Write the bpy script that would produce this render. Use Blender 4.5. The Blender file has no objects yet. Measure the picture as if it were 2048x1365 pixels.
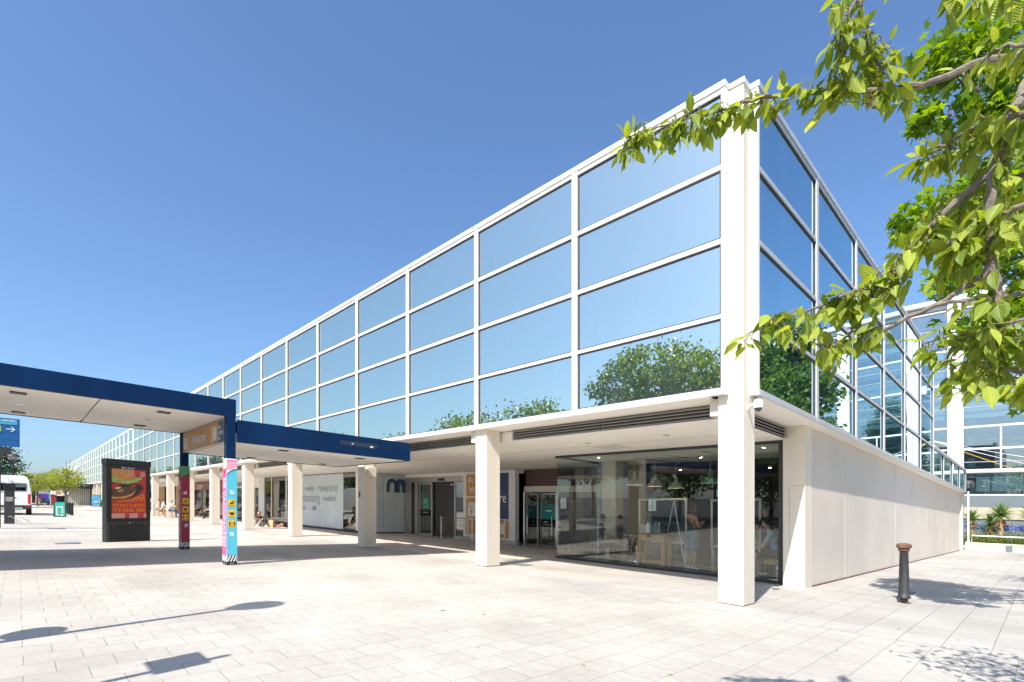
import bpy, bmesh, math, random
import numpy as np
from mathutils import Vector, Matrix

PI = math.pi
sc = bpy.context.scene
C = sc.collection
# ---------------------------------------------------------------- site frame
# u runs along the long glazed facade, v along the side wing; an added z shear lowers everything towards the side wing
SL = 0.0348
OX, OY = 3.5394, 7.8410
UX, UY, VX, VY = -.69337, .72058, .72058, .69337
SITE = math.atan2(-UY, -UX)                 # local x = -u, local y = v
TOU = math.atan2(VY, VX)                    # local x = v, local y = u (things that face the street end)
SA, SB = SL * UX, -SL * VX

def W(u, v, z=0.0):
    x, y = OX + u * UX + v * VX, OY + u * UY + v * VY
    return Vector((x, y, z - SL * x))

# ---------------------------------------------------------------- materials
def _n(nt, kind, x=0, y=0, **kw):
    n = nt.nodes.new(kind)
    n.location = (x, y)
    for k, v in kw.items():
        setattr(n, k, v)
    return n

def mat(name, col, rough=.6, metal=0.0, var=0.0, vscale=3.0, bump=0.0, bscale=60.0, spec=.4, emit=None, estr=0.0, streak=False):
    m = bpy.data.materials.new(name)
    m.use_nodes = True
    nt = m.node_tree
    b = nt.nodes['Principled BSDF']
    b.inputs['Base Color'].default_value = (*col, 1)
    b.inputs['Roughness'].default_value = rough
    b.inputs['Metallic'].default_value = metal
    b.inputs['Specular IOR Level'].default_value = spec
    if emit:
        b.inputs['Emission Color'].default_value = (*emit, 1)
        b.inputs['Emission Strength'].default_value = estr
    tc = _n(nt, 'ShaderNodeTexCoord', -900, 0)
    src = tc.outputs['Object']
    if var:
        if streak:
            mp = _n(nt, 'ShaderNodeMapping', -750, 0)
            mp.inputs['Scale'].default_value = (1, 1, .12)
            nt.links.new(src, mp.inputs[0])
            vsrc = mp.outputs[0]
        else:
            vsrc = src
        nz = _n(nt, 'ShaderNodeTexNoise', -600, 0)
        nz.inputs['Scale'].default_value = vscale
        nz.inputs['Detail'].default_value = 6
        nt.links.new(vsrc, nz.inputs['Vector'])
        mr = _n(nt, 'ShaderNodeMapRange', -400, 0)
        mr.inputs['From Min'].default_value = .3
        mr.inputs['From Max'].default_value = .7
        mr.inputs['To Min'].default_value = 1 - var
        mr.inputs['To Max'].default_value = 1 + var * .6
        nt.links.new(nz.outputs['Fac'], mr.inputs['Value'])
        mx = _n(nt, 'ShaderNodeVectorMath', -200, 0, operation='SCALE')
        mx.inputs[0].default_value = col
        nt.links.new(mr.outputs[0], mx.inputs['Scale'])
        nt.links.new(mx.outputs[0], b.inputs['Base Color'])
        mr2 = _n(nt, 'ShaderNodeMapRange', -400, -250)
        mr2.inputs['To Min'].default_value = max(.03, rough - .12)
        mr2.inputs['To Max'].default_value = min(1, rough + .12)
        nt.links.new(nz.outputs['Fac'], mr2.inputs['Value'])
        nt.links.new(mr2.outputs[0], b.inputs['Roughness'])
    if bump:
        nb = _n(nt, 'ShaderNodeTexNoise', -600, -400)
        nb.inputs['Scale'].default_value = bscale
        nb.inputs['Detail'].default_value = 4
        nt.links.new(src, nb.inputs['Vector'])
        bp = _n(nt, 'ShaderNodeBump', -200, -400)
        bp.inputs['Strength'].default_value = bump
        bp.inputs['Distance'].default_value = .01
        nt.links.new(nb.outputs['Fac'], bp.inputs['Height'])
        nt.links.new(bp.outputs[0], b.inputs['Normal'])
    return m

def mirror_glass(name, tint, base):
    """Solar-control glazing: a tinted reflective coating over a dark body, with faint dust."""
    m = bpy.data.materials.new(name)
    m.use_nodes = True
    nt = m.node_tree
    nt.nodes.clear()
    out = _n(nt, 'ShaderNodeOutputMaterial', 600, 0)
    g = _n(nt, 'ShaderNodeBsdfGlossy', 0, 100)
    g.inputs['Color'].default_value = (*tint, 1)
    g.inputs['Roughness'].default_value = .004
    d = _n(nt, 'ShaderNodeBsdfDiffuse', 0, -100)
    d.inputs['Color'].default_value = (*base, 1)
    tc = _n(nt, 'ShaderNodeTexCoord', -800, 0)
    mp = _n(nt, 'ShaderNodeMapping', -650, 0)
    mp.inputs['Scale'].default_value = (1.5, 1.5, .35)
    nz = _n(nt, 'ShaderNodeTexNoise', -500, 0)
    nz.inputs['Scale'].default_value = 1.2
    nz.inputs['Detail'].default_value = 5
    mr = _n(nt, 'ShaderNodeMapRange', -300, 0)
    mr.inputs['From Min'].default_value = .35
    mr.inputs['From Max'].default_value = .75
    mr.inputs['To Min'].default_value = .93
    mr.inputs['To Max'].default_value = .84
    mx = _n(nt, 'ShaderNodeMixShader', 300, 0)
    nt.links.new(tc.outputs['Object'], mp.inputs[0])
    nt.links.new(mp.outputs[0], nz.inputs['Vector'])
    nt.links.new(nz.outputs['Fac'], mr.inputs['Value'])
    mp2 = _n(nt, 'ShaderNodeMapping', -650, 250)
    mp2.inputs['Scale'].default_value = (7, 7, .22)
    nz2 = _n(nt, 'ShaderNodeTexNoise', -500, 250)
    nz2.inputs['Scale'].default_value = 1.6
    nz2.inputs['Detail'].default_value = 3
    mr2 = _n(nt, 'ShaderNodeMapRange', -300, 250)
    mr2.inputs['From Min'].default_value = .66
    mr2.inputs['From Max'].default_value = .80
    mr2.inputs['To Max'].default_value = .16
    sb = _n(nt, 'ShaderNodeMath', -100, 150, operation='SUBTRACT')
    nt.links.new(tc.outputs['Object'], mp2.inputs[0])
    nt.links.new(mp2.outputs[0], nz2.inputs['Vector'])
    nt.links.new(nz2.outputs['Fac'], mr2.inputs['Value'])
    nt.links.new(mr.outputs[0], sb.inputs[0])
    nt.links.new(mr2.outputs[0], sb.inputs[1])
    nt.links.new(sb.outputs[0], mx.inputs[0])
    nt.links.new(d.outputs[0], mx.inputs[1])
    nt.links.new(g.outputs[0], mx.inputs[2])
    wv = _n(nt, 'ShaderNodeTexNoise', -500, -300)
    wv.inputs['Scale'].default_value = .7
    wv.inputs['Detail'].default_value = 1
    nt.links.new(tc.outputs['Object'], wv.inputs['Vector'])
    bp = _n(nt, 'ShaderNodeBump', -200, -300)
    bp.inputs['Strength'].default_value = .05
    bp.inputs['Distance'].default_value = .03
    nt.links.new(wv.outputs['Fac'], bp.inputs['Height'])
    nt.links.new(bp.outputs[0], g.inputs['Normal'])
    nt.links.new(mx.outputs[0], out.inputs[0])
    return m

def clear_glass(name, tint, refl=.10, f0=1.45):
    m = bpy.data.materials.new(name)
    m.use_nodes = True
    nt = m.node_tree
    nt.nodes.clear()
    out = _n(nt, 'ShaderNodeOutputMaterial', 600, 0)
    t = _n(nt, 'ShaderNodeBsdfTransparent', 0, 100)
    t.inputs['Color'].default_value = (*tint, 1)
    g = _n(nt, 'ShaderNodeBsdfGlossy', 0, -100)
    g.inputs['Roughness'].default_value = 0.0
    lw = _n(nt, 'ShaderNodeLayerWeight', -400, 0)
    lw.inputs['Blend'].default_value = .16
    ma = _n(nt, 'ShaderNodeMath', -200, 0, operation='MULTIPLY_ADD')
    ma.inputs[1].default_value = .75
    ma.inputs[2].default_value = refl
    mx = _n(nt, 'ShaderNodeMixShader', 300, 0)
    nt.links.new(lw.outputs['Facing'], ma.inputs[0])
    pw = _n(nt, 'ShaderNodeMath', -50, 0, operation='MINIMUM')
    pw.inputs[1].default_value = .9
    nt.links.new(ma.outputs[0], pw.inputs[0])
    nt.links.new(pw.outputs[0], mx.inputs[0])
    nt.links.new(t.outputs[0], mx.inputs[1])
    nt.links.new(g.outputs[0], mx.inputs[2])
    nt.links.new(mx.outputs[0], out.inputs[0])
    return m

def leaf_mat(name, c1, c2, trans=.4, rough=.42, veins=False):
    m = bpy.data.materials.new(name)
    m.use_nodes = True
    nt = m.node_tree
    nt.nodes.clear()
    out = _n(nt, 'ShaderNodeOutputMaterial', 600, 0)
    at = _n(nt, 'ShaderNodeAttribute', -800, 0)
    at.attribute_name = 'leafrnd'
    cr = _n(nt, 'ShaderNodeMix', -550, 0, data_type='RGBA')
    cr.inputs['A'].default_value = (*c1, 1)
    cr.inputs['B'].default_value = (*c2, 1)
    nt.links.new(at.outputs['Fac'], cr.inputs['Factor'])
    col = cr.outputs['Result']
    bump = None
    if veins:
        ats = _n(nt, 'ShaderNodeAttribute', -1400, 300); ats.attribute_name = 'leafuv'
        sp = _n(nt, 'ShaderNodeSeparateXYZ', -1250, 300)
        nt.links.new(ats.outputs['Vector'], sp.inputs[0])
        ab = _n(nt, 'ShaderNodeMath', -1100, 300, operation='ABSOLUTE'); nt.links.new(sp.outputs['Y'], ab.inputs[0])
        m1 = _n(nt, 'ShaderNodeMath', -950, 300, operation='MULTIPLY_ADD'); m1.inputs[1].default_value = -.55
        nt.links.new(ab.outputs[0], m1.inputs[0]); nt.links.new(sp.outputs['X'], m1.inputs[2])
        m2 = _n(nt, 'ShaderNodeMath', -800, 300, operation='MULTIPLY'); m2.inputs[1].default_value = 58
        nt.links.new(m1.outputs[0], m2.inputs[0])
        m3 = _n(nt, 'ShaderNodeMath', -650, 300, operation='SINE'); nt.links.new(m2.outputs[0], m3.inputs[0])
        rib = _n(nt, 'ShaderNodeMapRange', -950, 500); rib.inputs['From Min'].default_value = .015; rib.inputs['From Max'].default_value = .05
        rib.inputs['To Min'].default_value = 1; rib.inputs['To Max'].default_value = 0
        nt.links.new(ab.outputs[0], rib.inputs['Value'])
        vn = _n(nt, 'ShaderNodeMapRange', -500, 300); vn.inputs['From Min'].default_value = .72; vn.inputs['From Max'].default_value = 1.0; vn.inputs['To Max'].default_value = .55
        nt.links.new(m3.outputs[0], vn.inputs['Value'])
        mxv = _n(nt, 'ShaderNodeMath', -400, 400, operation='MAXIMUM'); nt.links.new(vn.outputs[0], mxv.inputs[0]); nt.links.new(rib.outputs[0], mxv.inputs[1])
        vc = _n(nt, 'ShaderNodeMix', -300, 300, data_type='RGBA')
        vc.inputs['B'].default_value = (c2[0] * 1.35, c2[1] * 1.25, c2[2] * 1.9, 1)
        sc_f = _n(nt, 'ShaderNodeMath', -350, 500, operation='MULTIPLY'); sc_f.inputs[1].default_value = .36
        nt.links.new(mxv.outputs[0], sc_f.inputs[0]); nt.links.new(sc_f.outputs[0], vc.inputs['Factor']); nt.links.new(col, vc.inputs['A'])
        col = vc.outputs['Result']
        bump = _n(nt, 'ShaderNodeBump', -350, 700); bump.inputs['Strength'].default_value = .35; bump.inputs['Distance'].default_value = .003
        nt.links.new(m3.outputs[0], bump.inputs['Height'])
    p = _n(nt, 'ShaderNodeBsdfPrincipled', -200, 100)
    p.inputs['Roughness'].default_value = rough
    p.inputs['Specular IOR Level'].default_value = .35
    nt.links.new(col, p.inputs['Base Color'])
    if bump: nt.links.new(bump.outputs[0], p.inputs['Normal'])
    tr = _n(nt, 'ShaderNodeBsdfTranslucent', -200, -200)
    hs = _n(nt, 'ShaderNodeHueSaturation', -380, -200)
    hs.inputs['Hue'].default_value = .485
    hs.inputs['Saturation'].default_value = 1.15
    hs.inputs['Value'].default_value = 1.5
    nt.links.new(col, hs.inputs['Color'])
    nt.links.new(hs.outputs[0], tr.inputs['Color'])
    mx = _n(nt, 'ShaderNodeMixShader', 300, 0)
    mx.inputs[0].default_value = trans
    nt.links.new(p.outputs[0], mx.inputs[1])
    nt.links.new(tr.outputs[0], mx.inputs[2])
    nt.links.new(mx.outputs[0], out.inputs[0])
    return m

def paving(name, bw, rh, c1, c2, cm, mort=.006, off=.5):
    m = bpy.data.materials.new(name)
    m.use_nodes = True
    nt = m.node_tree
    b = nt.nodes['Principled BSDF']
    b.inputs['Roughness'].default_value = .85
    b.inputs['Specular IOR Level'].default_value = .25
    tc = _n(nt, 'ShaderNodeTexCoord', -1400, 0)
    sp = _n(nt, 'ShaderNodeSeparateXYZ', -1250, 0)
    cb = _n(nt, 'ShaderNodeCombineXYZ', -1100, 0)
    nt.links.new(tc.outputs['Object'], sp.inputs[0])
    nt.links.new(sp.outputs['Y'], cb.inputs['X'])
    nt.links.new(sp.outputs['X'], cb.inputs['Y'])
    br = _n(nt, 'ShaderNodeTexBrick', -800, 200)
    br.offset = off
    br.inputs['Scale'].default_value = 1
    br.inputs['Brick Width'].default_value = bw
    br.inputs['Row Height'].default_value = rh
    br.inputs['Mortar Size'].default_value = mort
    br.inputs['Mortar Smooth'].default_value = .2
    br.inputs['Bias'].default_value = -.2
    br.inputs['Color1'].default_value = (*c1, 1)
    br.inputs['Color2'].default_value = (*c2, 1)
    br.inputs['Mortar'].default_value = (*cm, 1)
    # slightly wavy joints
    nj = _n(nt, 'ShaderNodeTexNoise', -1100, -200)
    nj.inputs['Scale'].default_value = 2.5
    nt.links.new(tc.outputs['Object'], nj.inputs['Vector'])
    va = _n(nt, 'ShaderNodeVectorMath', -950, 0, operation='MULTIPLY_ADD')
    va.inputs[1].default_value = (.012, .012, 0)
    nt.links.new(nj.outputs['Color'], va.inputs[0])
    nt.links.new(cb.outputs[0], va.inputs[2])
    nt.links.new(va.outputs[0], br.inputs['Vector'])
    def noise(scale, detail, lo, hi, a, c, vec=None, y=0):
        nz = _n(nt, 'ShaderNodeTexNoise', -800, y)
        nz.inputs['Scale'].default_value = scale
        nz.inputs['Detail'].default_value = detail
        nt.links.new(vec or tc.outputs['Object'], nz.inputs['Vector'])
        mr = _n(nt, 'ShaderNodeMapRange', -600, y)
        mr.inputs['From Min'].default_value = a
        mr.inputs['From Max'].default_value = c
        mr.inputs['To Min'].default_value = lo
        mr.inputs['To Max'].default_value = hi
        nt.links.new(nz.outputs['Fac'], mr.inputs['Value'])
        return nz, mr
    mp = _n(nt, 'ShaderNodeMapping', -1000, -500)
    mp.inputs['Scale'].default_value = (.18, 1.1, 1)
    nt.links.new(tc.outputs['Object'], mp.inputs[0])
    f1n, f1 = noise(190, 2, .80, 1.12, .3, .7, y=-100)
    _, f2 = noise(.55, 5, .87, 1.05, .32, .62, y=-300)
    _, f3 = noise(1.1, 4, .94, 1.03, .35, .6, mp.outputs[0], y=-500)
    _, f4 = noise(14, 5, .93, 1.05, .3, .7, y=-700)
    # small dark spots (gum, oil) of their own shape
    vo = _n(nt, 'ShaderNodeTexVoronoi', -800, -900)
    vo.inputs['Scale'].default_value = 2.3
    nt.links.new(tc.outputs['Object'], vo.inputs['Vector'])
    ms = _n(nt, 'ShaderNodeMapRange', -600, -900)
    ms.inputs['From Min'].default_value = .018
    ms.inputs['From Max'].default_value = .03
    ms.inputs['To Min'].default_value = .72
    ms.inputs['To Max'].default_value = 1
    nt.links.new(vo.outputs['Distance'], ms.inputs['Value'])
    prev = None
    for f in (f1, f2, f3, f4, ms):
        if prev is None:
            prev = f.outputs[0]
            continue
        mm = _n(nt, 'ShaderNodeMath', -400, 0, operation='MULTIPLY')
        nt.links.new(prev, mm.inputs[0])
        nt.links.new(f.outputs[0], mm.inputs[1])
        prev = mm.outputs[0]
    scl = _n(nt, 'ShaderNodeVectorMath', -200, 0, operation='SCALE')
    nt.links.new(br.outputs['Color'], scl.inputs[0])
    nt.links.new(prev, scl.inputs['Scale'])
    nt.links.new(scl.outputs[0], b.inputs['Base Color'])
    # moss in some joints
    bp = _n(nt, 'ShaderNodeBump', -200, -300)
    bp.inputs['Strength'].default_value = .5
    bp.inputs['Distance'].default_value = .004
    inv = _n(nt, 'ShaderNodeMath', -400, -300, operation='MULTIPLY_ADD')
    inv.inputs[1].default_value = -1
    nt.links.new(br.outputs['Fac'], inv.inputs[0])
    nt.links.new(f1n.outputs['Fac'], inv.inputs[2])
    nt.links.new(inv.outputs[0], bp.inputs['Height'])
    nt.links.new(bp.outputs[0], b.inputs['Normal'])
    return m

M = {}
M['frame'] = mat('white_metal', (.78, .77, .755), .35, 0, .10, 2.2, streak=True)
M['silver'] = mat('side_frame_shaded', (.56, .575, .61), .38, .15, .06, 3)  # side-wing frames: white metal made greyer, dim grazing light put into the colour
M['coping'] = mat('coping_metal', (.78, .77, .76), .4, 0, .06, 1.5)
M['seam'] = mat('dark_seam', (.16, .14, .14), .7)
M['gasket'] = mat('gasket', (.05, .05, .06), .6)
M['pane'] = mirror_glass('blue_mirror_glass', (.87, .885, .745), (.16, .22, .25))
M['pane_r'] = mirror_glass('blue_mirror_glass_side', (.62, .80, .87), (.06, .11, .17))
M['stone'] = mat('painted_stone', (.81, .725, .60), .75, 0, .14, 1.6, .10, 40, streak=True)
M['soffit'] = mat('soffit_paint', (.93, .875, .79), .8, 0, .04, .6)
M['louvre'] = mat('louvre_metal', (.34, .33, .31), .5, 0, .08, 4)
M['dark'] = mat('dark_void', (.02, .02, .022), .9)
M['wall'] = mat('render_wall', (.71, .635, .555), .88, 0, .07, .7, .25, 90)
M['blue'] = mat('blue_paint', (.004, .027, .088), .65, 0, .30, 1.1, .03, 20, spec=.08, streak=True)
M['bluedk'] = mat('dark_blue_paint', (.016, .028, .06), .45, 0, .1, 2)
M['white'] = mat('white_paint', (.80, .80, .79), .5, 0, .04, 2)
M['offwhite'] = mat('warm_white', (.72, .69, .62), .6, 0, .05, 2)
M['black'] = mat('black_metal', (.018, .019, .022), .45, 0, .15, 5)
M['blackm'] = mat('black_matt', (.012, .012, .013), .8)
M['charcoal'] = mat('charcoal', (.045, .047, .052), .5, 0, .12, 3)
M['steel'] = mat('brushed_steel', (.55, .54, .53), .28, 1, .08, 6)
M['chrome'] = mat('chrome', (.8, .8, .8), .08, 1)
M['alu'] = mat('satin_aluminium', (.50, .49, .47), .38, .7, .06, 6)
M['cglass'] = clear_glass('salon_glass', (.92, .96, .945), .05)
M['cglass2'] = clear_glass('door_glass', (.62, .66, .65), .14)
M['shopglass'] = mirror_glass('shop_window', (.30, .31, .30), (.06, .065, .06))
M['frost'] = mat('frosted_vinyl', (.62, .70, .73), .25, 0, .06, 1.2, spec=.6)
M['orange'] = mat('orange_panel', (.62, .29, .075), .45, 0, .08, 2.5)
M['navy'] = mat('navy_panel', (.022, .045, .14), .4, 0, .06, 2)
M['brown'] = mat('brown_metal', (.10, .055, .045), .5, 0, .12, 3)
M['browndk'] = mat('dark_brown', (.045, .03, .026), .6, 0, .15, 3)
M['copper'] = mat('pink_brown_fascia', (.30, .13, .10), .5, 0, .08, 2)
M['tan'] = mat('tan_timber', (.52, .31, .12), .55, 0, .12, 5)
M['teal'] = mat('teal_vinyl', (.02, .26, .28), .4)
M['lime'] = mat('lime_vinyl', (.36, .62, .06), .5)
M['pink'] = mat('pink_vinyl', (.86, .10, .32), .35, 0, .04, 3)
M['sky'] = mat('turquoise_vinyl', (.10, .56, .70), .35, 0, .04, 3)
M['crim'] = mat('crimson_vinyl', (.36, .018, .07), .35, 0, .05, 3)
M['greenw'] = mat('green_vinyl', (.10, .36, .11), .4)
M['cream'] = mat('cream_vinyl', (.80, .70, .50), .4)
M['yellow'] = mat('yellow_vinyl', (.84, .52, .04), .4)
M['red'] = mat('red_paint', (.55, .025, .02), .4)
M['redlens'] = mat('red_lens', (.60, .02, .02), .12, spec=.8)
M['vanwhite'] = mat('van_paint', (.82, .83, .84), .22, 0, .03, 1.5, spec=.6)
M['tyre'] = mat('rubber', (.02, .02, .02), .85)
M['vanglass'] = mat('dark_window', (.02, .025, .03), .06, spec=.9)
M['rust'] = mat('rust', (.15, .08, .052), .85, 0, .35, 18, .3, 60)
M['iron'] = mat('worn_black_iron', (.05, .052, .056), .5, .3, .6, 9, .25, 50, streak=True)
M['bark'] = mat('bark', (.11, .085, .07), .9, 0, .4, 22, .8, 60)
M['barkgrey'] = mat('cherry_bark', (.20, .17, .145), .8, 0, .45, 26, .6, 70)
M['stalk'] = mat('leaf_stalk', (.20, .17, .05), .6, 0, .3, 30)
M['salonwall'] = mat('salon_back_wall', (.11, .10, .10), .7, 0, .1, 2)
M['cherry'] = leaf_mat('cherry_leaf', (.12, .20, .028), (.40, .47, .072), .42, .36, True)
M['maple'] = leaf_mat('maple_leaf', (.065, .16, .012), (.27, .41, .03), .45)
M['leafdk'] = leaf_mat('lime_leaf', (.05, .12, .016), (.19, .28, .04), .40)
M['leafyel'] = leaf_mat('locust_leaf', (.18, .24, .035), (.36, .37, .05), .4)
M['leafcon'] = leaf_mat('conifer_needles', (.02, .05, .025), (.05, .095, .045), .15)
M['yucca'] = leaf_mat('yucca_leaf', (.07, .15, .035), (.25, .34, .09), .25)
M['hedge'] = leaf_mat('shrub_leaf', (.06, .13, .02), (.22, .28, .05), .3)
M['petal'] = leaf_mat('blue_petal', (.10, .16, .55), (.2, .28, .7), .3)
M['straw'] = mat('dry_leaf', (.42, .28, .14), .9, 0, .2, 14)
M['fin'] = mat('back_building_beige', (.44, .40, .30), .8, 0, .06, 1)
M['greyp'] = mat('grey_panel', (.15, .18, .20), .6, 0, .06, 1)
M['rib'] = mat('ribbed_soffit', (.52, .57, .58), .5, 0, .03, 1)
M['atrium'] = clear_glass('atrium_glass', (.74, .87, .90), .26)
M['wood'] = mat('oak', (.42, .23, .085), .5, 0, .18, 8, streak=False)
M['woodtop'] = mat('dark_walnut', (.09, .05, .03), .35, 0, .15, 6)
M['floor'] = mat('salon_floor_tiles', (.42, .41, .39), .16, 0, .1, 1.5, spec=.6)
M['grey'] = mat('grey_fabric', (.36, .38, .40), .9, 0, .08, 8)
M['paper'] = mat('paper', (.80, .80, .77), .8)
M['lampgrey'] = mat('grey_enamel', (.42, .43, .38), .3, 0, .04, 4)
M['lampgreen'] = mat('green_enamel', (.05, .17, .10), .2, 0, .04, 4, spec=.7)
M['bulb'] = mat('lit_bulb', (1, .9, .7), .5, emit=(1, .84, .62), estr=32)
M['kraft'] = mat('kraft_paper', (.50, .35, .20), .85, 0, .08, 6)
M['skin'] = mat('skin', (.52, .30, .21), .55, 0, .06, 9)
M['skin2'] = mat('skin_tanned', (.42, .22, .14), .5, 0, .06, 9)
M['purple'] = mat('purple_cloth', (.12, .05, .35), .8, 0, .1, 5)
M['orangecl'] = mat('orange_cotton', (.75, .24, .05), .85, 0, .08, 5)
M['lensclear'] = clear_glass('lamp_globe', (.92, .93, .92), .16)
M['posterred'] = mat('poster_red', (.46, .05, .045), .4, 0, .08, 3)
M['posteror'] = mat('poster_orange', (.80, .20, .03), .45)
M['pale'] = mat('poster_pale_red', (.62, .30, .27), .5)
M['bun'] = mat('bun', (.62, .24, .075), .5, 0, .25, 5)
M['seed'] = mat('sesame', (.82, .72, .52), .6)
M['lett'] = mat('lettuce', (.26, .52, .12), .5, 0, .35, 12)
M['patty'] = mat('patty', (.13, .065, .04), .7, 0, .5, 22)
M['tomato'] = mat('tomato', (.55, .05, .03), .35, 0, .15, 8)
M['pickle'] = mat('pickle', (.34, .30, .05), .5, 0, .2, 8)
M['onion'] = mat('onion', (.70, .60, .66), .4)
M['mint'] = mat('green_board', (.05, .36, .26), .5, 0, .05, 3)
M['signblue'] = mat('sign_blue', (.02, .13, .36), .35, 0, .06, 3)
M['signlight'] = mat('sign_light_blue', (.10, .40, .60), .35)
M['letterblue'] = mat('letter_blue', (.05, .10, .20), .4, 0, .05, 3)
M['lettergrey'] = mat('letter_grey', (.24, .27, .29), .5)
M['boardblue'] = mat('board_blue', (.12, .42, .68), .4, 0, .3, 9)
M['pink_shirt'] = mat('mauve_cotton', (.30, .14, .26), .9)

# ---------------------------------------------------------------- mesh builder
_txt = {}
def text_geo(s, off=0.0):
    k = (s, off)
    if k in _txt:
        return _txt[k]
    cu = bpy.data.curves.new('tmp', 'FONT')
    cu.body = s
    cu.size = 1.0
    cu.offset = off
    cu.resolution_u = 3
    o = bpy.data.objects.new('tmp', cu)
    C.objects.link(o)
    dg = bpy.context.evaluated_depsgraph_get()
    e = o.evaluated_get(dg)
    me = e.to_mesh()
    vs = [tuple(v.co[:2]) for v in me.vertices]
    fs = [tuple(p.vertices) for p in me.polygons]
    e.to_mesh_clear()
    bpy.data.objects.remove(o)
    bpy.data.curves.remove(cu)
    xs = [v[0] for v in vs] or [0]
    _txt[k] = (vs, fs, min(xs), max(xs))
    return _txt[k]

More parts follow.
